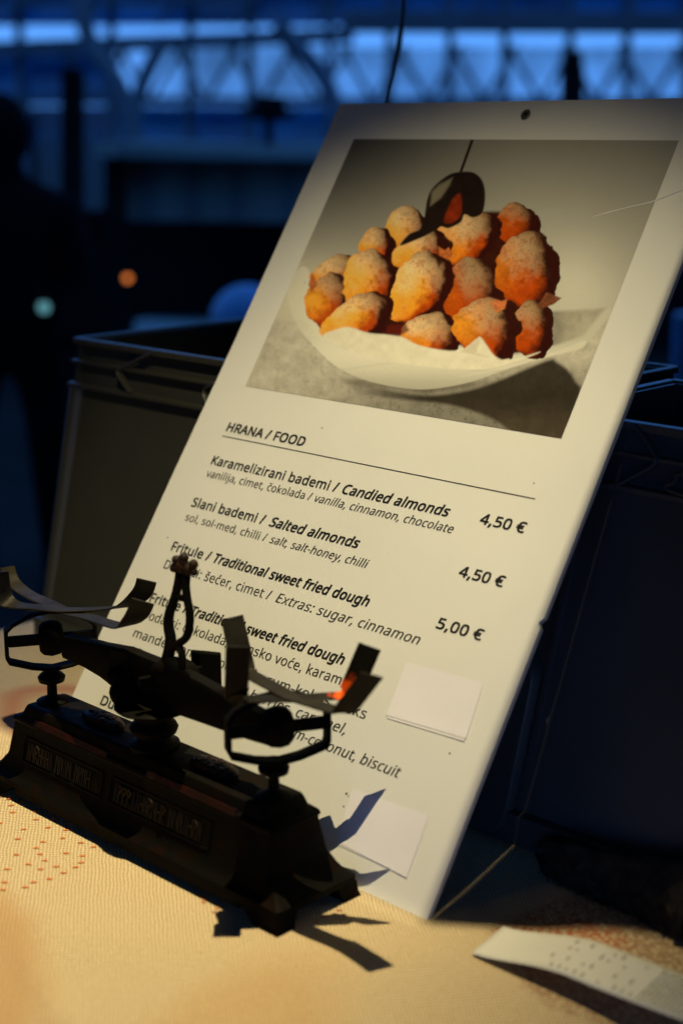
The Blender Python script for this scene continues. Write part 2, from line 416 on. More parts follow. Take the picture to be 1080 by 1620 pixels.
props(pst.build('steel_post', M_black, loc=Vector((q0.x, q0.y, 0))), 'slim dark steel post standing left of the grey market kiosk', 'post')
pst = MB(); q0 = P(905, 470, 7.0); pst.bar(Vector((q0.x, q0.y, 0)), P(905, 110, 7.0), .10, .10, Vector((0, 1, 0))); pst.tube([P(905, 108, 7), P(905, 84, 7)], .05)
props(pst.build('lamp_post', M_black, loc=Vector((q0.x, q0.y, 0))), 'dark blurred post against the lattice windows above the board, right side', 'post')

# --- translucent tarp at far left
M_tarp = glass('blue_tarp_film', (.04, .36, .50))
tp = MB(); tp.hexa([P(-260, 345, 8.2), P(186, 330, 8.2), P(186, 172, 8.2), P(-260, 168, 8.2)], [v + Vector((0, .01, 0)) for v in (P(-260, 345, 8.2), P(186, 330, 8.2), P(186, 172, 8.2), P(-260, 168, 8.2))])
tarp = thing('plastic_sheet_wall', 'blue translucent plastic sheeting hung behind the seated onlooker at left', 'plastic sheet', (P(0, 330, 8.2).x, P(0, 330, 8.2).y, 0))
tp.build('sheet', M_tarp, tarp)
for x in (-250, -130, 40, 180):
    b = MB(); q0 = P(x, 330, 8.1); b.bar(Vector((q0.x, q0.y, 0)), P(x, 165, 8.1), .05, .05, Vector((0, 1, 0))); b.build('tarp_pole', M_steel, tarp)

# --- market kiosk
KD = 6.2
kq = P(330, 500, KD)
kio = thing('market_kiosk', 'dark grey blue market kiosk with an open shadowy hatch, blurred at left', 'kiosk', (kq.x, kq.y, 0))
def kbox(x0, x1, y0, y1, d, dep, name, m, sk=0):
    b = MB(); c = [(x0, y1), (x1, y1 + sk), (x1, y0 + sk), (x0, y0)]
    f_ = [P(x, y, d) for x, y in c]; b.hexa(f_, [v + Vector((0, dep, 0)) for v in f_]); return b.build(name, m, kio)
kbox(150, 640, 226, 246, KD - .25, 1.6, 'roof', M_teal, 8)
kbox(196, 620, 250, 348, KD, .06, 'fascia_panel', M_teal, 6)
for x0 in (232, 300, 372, 455):
    kbox(x0, x0 + 6, 256, 346, KD - .03, .02, 'panel_joint', M_steel, 2)
kbox(165, 196, 250, 560, KD - .1, .2, 'corner_post', M_black)
kbox(600, 640, 255, 560, KD - .1, .2, 'corner_post', M_black)
kbox(190, 620, 350, 545, KD + 1.1, .06, 'back_wall', M_black)
kbox(180, 630, 546, 590, KD - .3, .9, 'counter', M_teal, 4)
qa = [P(x, y, KD - .2) for x, y in ((185, 590), (625, 594))]
b = MB(); lo = [Vector((v.x, v.y, 0)) for v in qa]; hi = [Vector(v) for v in qa]; b.hexa([lo[0], lo[1], lo[1] + Vector((0, .6, 0)), lo[0] + Vector((0, .6, 0))], [hi[0], hi[1], hi[1] + Vector((0, .6, 0)), hi[0] + Vector((0, .6, 0))]); b.build('counter_front', M_black, kio)
gear = MB(); gear.hexa([P(400, 190, KD), P(455, 192, KD), P(455, 192, KD + .4), P(400, 190, KD + .4)], [P(403, 150, KD), P(450, 152, KD), P(450, 152, KD + .4), P(403, 150, KD + .4)])
gear.hexa([P(375, 182, KD - .05), P(470, 186, KD - .05), P(470, 186, KD + .5), P(375, 182, KD + .5)], [P(375, 172, KD - .05), P(470, 176, KD - .05), P(470, 176, KD + .5), P(375, 172, KD + .5)])
gear.bar(P(425, 228, KD + .2), P(425, 185, KD + .2), .04, .04, Vector((0, 1, 0)))
gear.build('roof_vent', M_black, kio)

# --- covered goods and chairs, blue in the dusk
tb_ = thing('covered_table', 'low table under dim blue plastic beyond the left crate', 'table', Vector((P(320, 560, 4.2).x, P(320, 560, 4.2).y, 0)))
b = MB(); c = [P(205, 565, 4.0), P(560, 590, 4.0), P(560, 520, 4.7), P(215, 505, 4.7)]; b.hexa([v - Vector((0, 0, .03)) for v in c], c); b.build('table_cover', M_teal, tb_)
for v in c:
    b = MB(); b.bar(Vector((v.x * .98, v.y, 0)), v - Vector((0, 0, .03)), .04, .04, Vector((0, 1, 0))); b.build('leg', M_black, tb_)
def dome(name, px, d, rx, ry, label, cat, m, h=None):
    c0 = P(px[0], px[1], d); r = rx / FPX * d; hh = ry / FPX * d
    b = MB(); rings = []
    for i in range(9):
        a = math.pi / 2 * i / 8.01
        rings.append([c0 + Vector((math.cos(a) * r * (1 + .05 * math.sin(5 * j)) * math.cos(2 * math.pi * j / 20), math.cos(a) * r * math.sin(2 * math.pi * j / 20), math.sin(a) * hh)) for j in range(20)])
    b.loft(rings); o = thing(name, label, cat, Vector((c0.x, c0.y, 0)))
    b.build('cover', m, o, smooth=60)
    b = MB(); b.tube([Vector((c0.x, c0.y, 0)), c0 + Vector((0, 0, .02))], .03); b.build('stand', M_black, o); return o
dome('covered_heap', (392, 505), 4.4, 60, 55, 'small blue covered heap beside the left edge of the menu board', 'covered goods', M_bluep)
# chair seen right of the board
ch = thing('plastic_chair', 'blurred blue plastic chair with a curved back, right of the menu board', 'chair', Vector((P(1010, 690, 2.9).x, P(1010, 690, 2.9).y, 0)))
b = MB(); b.ribbon(spline([P(985, 680, 2.9), P(990, 630, 2.9), P(1008, 594, 2.9), P(1030, 592, 2.9), P(1050, 615, 2.9), P(1056, 680, 2.9)]), Vector((0, 1, 0)), .05, .022); b.build('backrest', M_bluep, ch)
b = MB(); s0 = P(1020, 688, 2.9); b.hexa([s0 + Vector(v) for v in ((-.2, -.2, -.03), (.22, -.2, -.03), (.22, .2, -.03), (-.2, .2, -.03))], [s0 + Vector(v) for v in ((-.2, -.2, 0), (.22, -.2, 0), (.22, .2, 0), (-.2, .2, 0))]); b.build('seat', M_bluep, ch, bevel=.01)
for dx, dy in ((-.18, -.18), (.2, -.18), (.2, .18), (-.18, .18)):
    b = MB(); v = s0 + Vector((dx, dy, -.03)); b.bar(Vector((v.x, v.y, 0)), v, .03, .03, Vector((0, 1, 0))); b.build('leg', M_bluep, ch)
pn = MB(); c = [P(1066, 700, 3.3), P(1240, 700, 3.3), P(1240, 470, 3.3), P(1072, 500, 3.3)]; c[0].z = 0; c[1].z = 0
pn.hexa(c, [v + Vector((0, .05, 0)) for v in c])
props(pn.build('blue_panel', M_bluep, loc=Vector((c[0].x, c[0].y, 0))), 'tall blue board at the right edge behind the plastic chair', 'panel')

# --- bulbs far away
def bulb(px, d, r, colr, s, label, top):
    c0 = P(*px, d); o = thing('market_bulb', label, 'light bulb', c0)
    b = MB(); b.ball(c0, r); b.build('bulb', emis('glow_' + label[:6], colr, s), o)
    b = MB(); b.tube([c0 + Vector((0, 0, r * .9)), c0 + Vector((0, 0, r + .03))], .012); b.build('socket', M_black, o)
    b = MB(); b.tube([c0 + Vector((0, 0, r + .02)), c0 + Vector((0, 0, top))], .003, 5); b.build('cord', M_black, o)
bulb((202, 440), 5.6, .013, (1, .26, .05), 1.3, 'orange out of focus light glowing inside the dark kiosk', .5)
bulb((70, 486), 3.9, .016, (.22, .65, .75), .45, 'small pale teal light glowing at the far left', .4)

# --- onlooker, seated dark silhouette at far left
def person():
    d = 4.4
    hd = P(-4, 245, d)
    o = thing('person', 'person in dark clothes standing at the far left edge, mostly cut off by the frame', 'person', Vector((hd.x, hd.y, 0)))
    me = bpy.data.meshes.new('body')
    hz = hd.z; x0, y0 = 0, 0
    s = (hz + .12) / 1.72
    J = [(0, 0, .95 * s), (0, 0, 1.20 * s), (0, 0, 1.40 * s), (0, 0, 1.50 * s), (0, -.02, 1.60 * s), (0, -.02, 1.68 * s),
         (.19, 0, 1.39 * s), (.24, -.03, 1.12 * s), (.20, -.20, .95 * s), (-.19, 0, 1.39 * s), (-.24, -.03, 1.12 * s), (-.20, -.20, .95 * s),
         (.10, 0, .90 * s), (.11, -.02, .50 * s), (.11, .02, .08 * s), (.11, -.12, .04 * s), (-.10, 0, .90 * s), (-.11, -.02, .50 * s), (-.11, .02, .08 * s), (-.11, -.12, .04 * s)]
    E_ = [(0, 1), (1, 2), (2, 3), (3, 4), (4, 5), (2, 6), (6, 7), (7, 8), (2, 9), (9, 10), (10, 11), (0, 12), (12, 13), (13, 14), (14, 15), (0, 16), (16, 17), (17, 18), (18, 19)]
    rad = [.16, .16, .15, .06, .095, .08, .085, .06, .04, .085, .06, .04, .10, .07, .05, .04, .10, .07, .05, .04]
    me.from_pydata(J, E_, [])
    me.materials.append(M_jacket)
    b = bpy.data.objects.new('body', me); col.objects.link(b); b.parent = o
    sk = b.modifiers.new('skin', 'SKIN')
    for i, r in enumerate(rad): me.skin_vertices[0].data[i].radius = (r, r * .8)
    me.skin_vertices[0].data[0].use_root = True
    ss = b.modifiers.new('sub', 'SUBSURF'); ss.levels = 2; ss.render_levels = 2
    h = MB(); h.ball(Vector((hd.x, hd.y + .01, 1.655 * s)), .105, 12, (.95, 1.05, 1.1)); h.build('hair', M_jacket, o, smooth=60)
person()

# ------------------------------------------------------------ stall: added sky-blocking canopy, table
cn = thing('sky_blocker_canopy', 'unseen dark canvas canopy added over the stall to cut sky light', 'canopy', Vector((0, 1.0, 0)))
CZ = TZ + 1.62  # sheet, valances and side curtains are unseen, added to block sky light
b = MB(); b.hexa([Vector(v) for v in ((-2.0, -1.3, CZ), (2.0, -1.3, CZ), (2.0, 2.75, CZ), (-2.0, 2.75, CZ))], [Vector(v) for v in ((-2.0, -1.3, CZ + .02), (2.0, -1.3, CZ + .02), (2.0, 2.75, CZ + .02), (-2.0, 2.75, CZ + .02))]); b.build('canvas', M_canvas, cn)
b = MB(); b.hexa([Vector(v) for v in ((-2.0, 2.75, CZ - .28), (2.0, 2.75, CZ - .28), (2.0, 2.76, CZ - .28), (-2.0, 2.76, CZ - .28))], [Vector(v) for v in ((-2.0, 2.75, CZ), (2.0, 2.75, CZ), (2.0, 2.76, CZ), (-2.0, 2.76, CZ))]); b.build('blocker_valance', M_canvas, cn)
for x in (-2.0, 2.0):
    b = MB(); b.hexa([Vector(v) for v in ((x, -1.3, .05), (x + .01, -1.3, .05), (x + .01, 2.75, .05), (x, 2.75, .05))], [Vector(v) for v in ((x, -1.3, CZ - .003), (x + .01, -1.3, CZ - .003), (x + .01, 2.75, CZ - .003), (x, 2.75, CZ - .003))]); b.build('blocker_curtain', M_canvas, cn)
b = MB(); b.hexa([Vector(v) for v in ((-1.98, -1.31, 1.56), (1.98, -1.31, 1.56), (1.98, -1.30, 1.56), (-1.98, -1.30, 1.56))], [Vector(v) for v in ((-1.98, -1.31, CZ - .003), (1.98, -1.31, CZ - .003), (1.98, -1.30, CZ - .003), (-1.98, -1.30, CZ - .003))]); b.build('blocker_valance', M_canvas, cn)
for x, y in ((-1.95, -1.25), (1.95, -1.25), (1.95, 2.7), (-1.95, 2.7)):
    b = MB(); b.bar(Vector((x, y, 0)), Vector((x, y, CZ)), .04, .04, Vector((0, 1, 0))); b.build('blocker_post', M_steel, cn)

tab = thing('market_table', 'wooden stall table under the cream cloth', 'table', W(-.3, 0, -TZ), ROT)
b = MB(); b.boxu(-.705, .75, -.56, .42, -.035, -.006); b.build('tabletop', M_wood, tab)
for u, t in ((-.66, -.5), (.7, -.5), (.7, .36), (-.66, .36)):
    b = MB(); b.boxu(u - .025, u + .025, t - .025, t + .025, -TZ, -.035); b.build('leg', M_wood, tab)

# cloth: one sheet with soft wrinkles, hanging over the edges
def wob(u, t):
    h = .0028 * math.sin(17 * u + 3 * math.sin(9 * t)) * math.sin(14 * t + 1.3) + .0012 * math.sin(46 * u + 21 * t + 2) * math.sin(11 * u - 33 * t)
    h += .005 * math.exp(-((u - .085) / .045) ** 2 - ((t + .075) / .035) ** 2) + .004 * math.exp(-((u - .28) / .07) ** 2 - ((t + .15) / .06) ** 2)
    for (cu, ct, an, ww, hh_c) in ((-.30, .24, .5, .010, .0026), (-.10, .22, -.35, .008, .0020), (.12, .12, .9, .009, .0022), (-.42, .15, 1.3, .008, .0016)):
        q_ = (u - cu) * math.sin(an) + (t - ct) * math.cos(an) + .01 * math.sin(8 * u)
        l_ = (u - cu) * math.cos(an) - (t - ct) * math.sin(an)
        h += hh_c * math.exp(-(q_ / ww) ** 2) * math.exp(-(l_ / .13) ** 2)
    du = max(0, abs(u + .2235) - .172); dt = max(0, abs(t - .0445) - .042)
    k = min(1, math.hypot(du, dt) / .05)
    db = max(0, max(-.42 - u, u - .0)); dbt = abs(t + .0)
    k2 = min(1, math.hypot(db, dbt) / .04)
    kk = min(k, k2); kk = kk * kk * (3 - 2 * kk)
    return max(-.003, h) * kk
cb = MB(); us = np.linspace(-.755, .8, 281); ts = np.linspace(-.6, .46, 181)
for t in ts:
    for u in us:
        du = max(0, -.715 - u, u - .76); dt = max(0, -.57 - t, t - .43)
        drop = du + dt
        cb.v.append(W(max(-.715, min(.76, u)) + (.004 * math.sin(60 * t) - .0) * (du > 0) + .01 * (1 if u > .76 else -1) * min(1, du * 40) * (du > 0),
                      max(-.57, min(.43, t)) + .006 * math.sin(55 * u) * (dt > 0) + .01 * (1 if t > 0 else -1) * (dt > 0),
                      wob(u, t) - drop * 9))
n = len(us)
for j in range(len(ts) - 1):
    for i in range(n - 1): cb.f.append((j * n + i, (j + 1) * n + i, (j + 1) * n + i + 1, j * n + i + 1)); cb.mi.append(0)
cloth = cb.build('tablecloth', M_cloth, loc=B0, rz=ROT, smooth=60)
props(cloth, 'cream coarse woven tablecloth with orange dotted embroidery, lit warm yellow', 'tablecloth')

def on_table(x, y, z=0.0):
    X = (x - 540) / FPX; Y = -(y - 810) / FPX
    d = Vector((X, CP + Y * SP, -SP + Y * CP)); k = (TZ + z - CAMH) / d.z
    p = Vector((0, 0, CAMH)) + d * k - B0
    return p.dot(U), p.dot(T)
dots = [(30, 291), (5, 302), (45, 315), (103, 330), (55, 344), (172, 374), (61, 378), (180, 346), (243, 378), (172, 411), (260, 409), (230, 449), (115, 457), (86, 504), (340, 432), (315, 462), (300, 499), (205, 517), (385, 521), (445, 541), (173, 547), (315, 570), (192, 578), (393, 583), (80, 586), (216, 607), (387, 613), (360, 636), (270, 634), (138, 628), (195, 649), (303, 662), (38, 655), (25, 713), (237, 691), (162, 707), (122, 731), (18, 748), (0, 425), (-40, 470), (-60, 560), (-30, 620)]
sb = MB()
def stitch(u, t, a, L, w):
    c, s = math.cos(a), math.sin(a); vs_ = []
    for j in range(8):
        th = 2 * math.pi * j / 8; x = math.cos(th) * L; y = math.sin(th) * w
        uu, tt = u + x * c - y * s, t + x * s + y * c
        vs_.append(W(uu, tt, wob(uu, tt) + .0005))
    ce = W(u, t, wob(u, t) + .0012)
    sb.add(vs_ + [ce], [(8, (j + 1) % 8, j) for j in range(8)])
AX = math.atan2(-.694, .7197)
for x, y in dots:
    u, t = on_table(x / 3, y / 3 + 1160); stitch(u, t, 2.32 + random.uniform(-.15, .15), .0022 + random.random() * .0006, .0011)
for x, y in ((318, 1419), (324, 1423), (344, 1437), (341, 1444), (322, 1428), (480, 1466), (498, 1461), (512, 1451), (530, 1447), (536, 1441), (545, 1452), (470, 1462), (433, 1478)):
    u, t = on_table(x, y); stitch(u, t, random.uniform(0, 3), .0028, .0006)
sb.build('stitched_dots', M_stitch, cloth)['kind'] = 'stuff'

# ------------------------------------------------------------ menu board
board = thing('menu_board', 'leaning white menu board with a photo of fried dough balls and a price list', 'menu board', B0, ROT)
TH = .004
outline = [(-.4205, 0), (0, 0), (.0002, .2085), (-.0022, .2110), (-.0030, .2125), (-.0018, .2142), (.0002, .2165), (.0003, .632), (-.4137, .632), (-.4142, .4764), (-.4145, .387), (-.4180, .25), (-.4200, .12)]
b = MB(); nn_ = len(outline)
b.add([BD(u, v, 0) for u, v in outline] + [BD(u, v, -TH) for u, v in outline],
      [tuple(range(nn_)), tuple(range(2 * nn_ - 1, nn_ - 1, -1))], 0)
b.f += [(i, i + nn_, (i + 1) % nn_ + nn_, (i + 1) % nn_) for i in range(nn_)]; b.mi += [1] * nn_
b.build('panel', [M_board, M_edge], board)
# the prop behind that keeps the board leaning
pr = MB(); tp_ = BD(-.2, .40, -TH - .012); pr.bar(tp_, Vector((tp_.x, tp_.y, TZ + .006)) + T * -.01, .006, .05, U); pr.build('rear_prop', M_edge, board)

def lift(h): return .0004 + h
try:
    import os
    GROT = bpy.data.fonts.load(os.path.join(bpy.utils.resource_path('LOCAL'), 'datafiles', 'fonts', 'NotoSansHebrew-Regular.woff2'))
except Exception:
    GROT = None
def font_mesh(body, bold, italic):
    c = bpy.data.curves.new('t', 'FONT'); c.font = GROT or c.font; c.body = body; c.size = 1.0; c.resolution_u = 4
    c.offset = 0 if GROT else max(0, bold) * .5; c.shear = italic; c.fill_mode = 'FRONT'; c.space_character = 1.04
    o = bpy.data.objects.new('t', c); col.objects.link(o); bpy.context.view_layer.update()
    dg = bpy.context.evaluated_depsgraph_get(); me = bpy.data.meshes.new_from_object(o.evaluated_get(dg))
    V_ = [v.co.copy() for v in me.vertices]; F_ = [tuple(p.vertices) for p in me.polygons]
    bpy.data.objects.remove(o); bpy.data.curves.remove(c); bpy.data.meshes.remove(me)
    return V_, F_
ACC = {'č': ('c', 'v'), 'š': ('s', 'v'), 'ć': ('c', 'a'), 'ž': ('z', 'v')}
def text_geo(body, bold, italic):
    if GROT: return font_mesh(body, bold, italic)
    base = ''.join(ACC.get(ch, (ch,))[0] for ch in body)
    V_, F_ = font_mesh(base, bold, italic)
    for i, chh in enumerate(body):
        if chh in ACC:
            b0, kind = ACC[chh]
            pre, _ = font_mesh(base[:i + 1], bold, 0); one, _ = font_mesh(b0, bold, 0)
            xr = max(v.x for v in pre); wd = max(v.x for v in one) - min(v.x for v in one)
            xc = xr - wd / 2; w = .045 + bold * 1.4; y0 = .56; y1 = .70
            def qd(x0, ya, x1, yb):
                n0 = len(V_)
                for xx, yy in ((x0 - w / 2, ya), (x0 + w / 2, ya), (x1 + w / 2, yb), (x1 - w / 2, yb)): V_.append(Vector((xc + xx + yy * italic, yy, 0)))
                F_.append((n0, n0 + 1, n0 + 2, n0 + 3))
            if kind == 'v': qd(0, y0, -.10, y1); qd(0, y0, .10, y1)
            else: qd(-.01, y0, .08, y1)
    return V_, F_
def text(body, u0, u1, v, size, bold=.0, italic=.0, m=None, name='menu_text', h=.0004):
    V_, F_ = text_geo(body, bold, italic)
    x0 = min(p.x for p in V_ ); x1 = max(p.x for p in V_)
    k = (u1 - u0) / (x1 - x0)
    b = MB(); w = bold * 1.75                    # heavier weights: the outline struck several times, a hair apart
    for i, (ox, oy) in enumerate([(-.012, 0), (.012, 0)] if bold <= 0 else [(-w, -w * .6), (w, -w * .6), (w, w * .6), (-w, w * .6), (0, 0)]):
        b.add([BD(u0 + (p.x - x0) * k + ox * size * .8, v + (p.y + oy) * size * 1.05, h + i * 6e-6) for p in V_], F_)
    o = b.build(name, m or M_ink, board); return o
S = .0132
text('HRANA / FOOD', -.3762, -.2819, .3036, S, .020, .05, name='heading_text')
text('Karamelizirani bademi /', -.3770, -.2270, .2717, S, .014)
text('Candied almonds', -.2211, -.1121, .2717, S, .018, .22)
text('vanilija, cimet, čokolada /', -.3768, -.2500, .2600, .0112, -.004, .0, M_inkl)
text('vanilla, cinnamon, chocolate', -.2458, -.1026, .2600, .0112, -.004, .22, M_inkl)
text('Slani bademi /', -.3785, -.2890, .2317, S, .015)
text('Salted almonds', -.2821, -.1832, .2317, S, .019, .22)
text('sol, sol-med, chilli /', -.3787, -.2790, .2183, .0112, -.004, .0, M_inkl)
text('salt, salt-honey, chilli', -.2741, -.1669, .2183, .0112, -.004, .22, M_inkl)
text('Fritule /', -.3796, -.3310, .1902, S, .015)
text('Traditional sweet fried dough', -.3256, -.1516, .1902, S, .020, .22)
text('Dodatci: šećer, cimet /', -.3791, -.2490, .1736, .0129, -.002, .0, M_inkl)
text('Extras: sugar, cinnamon', -.2420, -.0930, .1736, .0129, -.002, .22, M_inkl)
text('Fritule /', -.3785, -.3310, .1429, S, .015)
text('Traditional sweet fried dough', -.3262, -.1526, .1429, S, .020, .22)
text('Dodatci: čokolada, šumsko voće, karamel,', -.3789, -.1335, .1281, .0129, -.002, .0, M_inkl)
text('mandel, tamna čokolada-rum-kokos, keks', -.3800, -.1133, .1105, .0129, -.002, .0, M_inkl)
text('/ Extras: chocolate, wild berries, caramel,', -.3785, -.1254, .0952, .0129, -.002, .20, M_inkl)
text('almond, dark', -.3800, -.3000, .0798, .0129, -.002, .20, M_inkl)
text('chocolate-rum-coconut, biscuit', -.2420, -.0650, .0798, .0129, -.002, .20, M_inkl)
text('Dubai', -.3832, -.3454, .0484, S, .015)
text('4,50 €', -.0825, -.0421, .2720, .0133, .018, .05, name='price_text')
text('4,50 €', -.0825, -.0421, .2302, .0133, .018, .05, name='price_text')
text('5,00 €', -.0838, -.0424, .1892, .0133, .018, .05, name='price_text')
b = MB(); b.add([BD(-.3778, .2982, .0004), BD(-.0436, .2982, .0004), BD(-.0436, .2989, .0004), BD(-.3778, .2989, .0004)], [(0, 1, 2, 3)]); b.build('heading_rule', M_ink, board)

def sticker(c, m, h, label=None):
    b = MB(); vs_ = []
    k = 8                                  # slightly curled sheet
    for j in range(k + 1):
        for i in range(k + 1):
            a, d = i / k, j / k
            p = Vector(c[0]) * (1 - a) * (1 - d) + Vector(c[1]) * a * (1 - d) + Vector(c[2]) * a * d + Vector(c[3]) * (1 - a) * d
            vs_.append(BD(p.x, p.y, h + .0005 * max(0, 2 * d - 1) ** 3 + .0004 * max(0, 2 * a - 1) ** 4))
    b.add(vs_, [(j * (k + 1) + i, (j + 1) * (k + 1) + i, (j + 1) * (k + 1) + i + 1, j * (k + 1) + i + 1) for j in range(k) for i in range(k)])
    return b.build('blank_sticker', m, board)
sticker([(-.0958, .1574), (-.0268, .1590), (-.0240, .1190), (-.0945, .1165)], M_paper2, .00025)
sticker([(-.0967, .1592), (-.0266, .1614), (-.0232, .1212), (-.0958, .1185)], M_paper, .0006)
sticker([(-.1007, .0611), (-.0283, .0638), (-.0271, .0205), (-.0925, .0215)], M_paper2, .00025)
sticker([(-.0990, .0615), (-.0295, .0636), (-.0268, .0199), (-.0950, .0232)], M_paper, .0006)
b = MB(); b.lathe(BD(-.1947, .6184, .0002), [(0, .0042), (.0012, .0046), (.0016, .0036), (.0012, .0024), (.0002, .0022)], 20, NB); b.build('eyelet', M_hole, board, smooth=50)
b = MB(); b.lathe(BD(-.1947, .6184, .0003), [(0, .0024), (.0006, .0022)], 12, NB); b.build('hanging_hole', M_dark, board)
b = MB(); b.tube([BD(-.092, .527, .0003), BD(-.0794, .5312, .0003), BD(-.06, .5375, .0003), BD(-.045, .5415, .0003), BD(-.0221, .5533, .0003)], [.0001, .0004, .0003, .0005, .0006], 5); b.build('scratch', M_paper, board)
b = MB()
for (u, v, r) in ((-.103, .0565, .0010), (-.1005, .0555, .0006), (-.101, .0475, .0007), (-.032, .108, .0008), (-.27, .322, .0007), (-.36, .45, .0009), (-.05, .31, .0006), (-.39, .2, .0007)):
    b.lathe(BD(u, v, .0002), [(0, r), (.0003, r * .5)], 7, NB)
b.build('dirt_specks', M_inkl, board)['kind'] = 'stuff'

# ---- the printed photograph of the fried dough (flat print, painted per vertex)
def vnoise(x, y, seed):
    r = np.random.default_rng(seed).random((257, 257))
    xi = np.floor(x).astype(int); yi = np.floor(y).astype(int); fx = x - xi; fy = y - yi
    fx = fx * fx * (3 - 2 * fx); fy = fy * fy * (3 - 2 * fy)
    g_ = lambda a, b_: r[a % 257, b_ % 257]
    return (g_(xi, yi) * (1 - fx) + g_(xi + 1, yi) * fx) * (1 - fy) + (g_(xi, yi + 1) * (1 - fx) + g_(xi + 1, yi + 1) * fx) * fy
def fbm(x, y, s, seed, o=4):
    a = 0; k = .5; t_ = 0
    for i in range(o):
        a = a + k * vnoise(x / s * 2 ** i + 31 * i, y / s * 2 ** i + 17 * i, seed + i); t_ += k; k *= .55
    return a / t_
def sst(a, b_, x):
    t_ = np.clip((x - a) / (b_ - a), 0, 1); return t_ * t_ * (3 - 2 * t_)
def inpoly(x, y, poly, soft):
    """signed soft mask of polygon"""
    if len(poly) > 6:                           # rounded outline through the listed points
        q = np.array(poly, float); n0 = len(q); out = []
        for i in range(n0):
            p0, p1, p2, p3 = q[i - 1], q[i], q[(i + 1) % n0], q[(i + 2) % n0]
            for t_ in (0, .25, .5, .75):
                out.append(tuple(.5 * (2 * p1 + (p2 - p0) * t_ + (2 * p0 - 5 * p1 + 4 * p2 - p3) * t_ * t_ + (3 * p1 - p0 - 3 * p2 + p3) * t_ ** 3)))
        poly = out
    d = np.full(x.shape, 1e9); ins = np.zeros(x.shape, bool); n_ = len(poly)
    for i in range(n_):
        ax, ay = poly[i]; bx_, by_ = poly[(i + 1) % n_]
        ex, ey = bx_ - ax, by_ - ay; wx, wy = x - ax, y - ay
        t_ = np.clip((wx * ex + wy * ey) / (ex * ex + ey * ey), 0, 1)
        d = np.minimum(d, np.hypot(wx - ex * t_, wy - ey * t_))
        c = ((ay > y) != (by_ > y)) & (x < (bx_ - ax) * (y - ay) / (by_ - ay + 1e-9) + ax)
        ins ^= c
    sd = np.where(ins, d, -d); return sst(-soft, soft, sd)
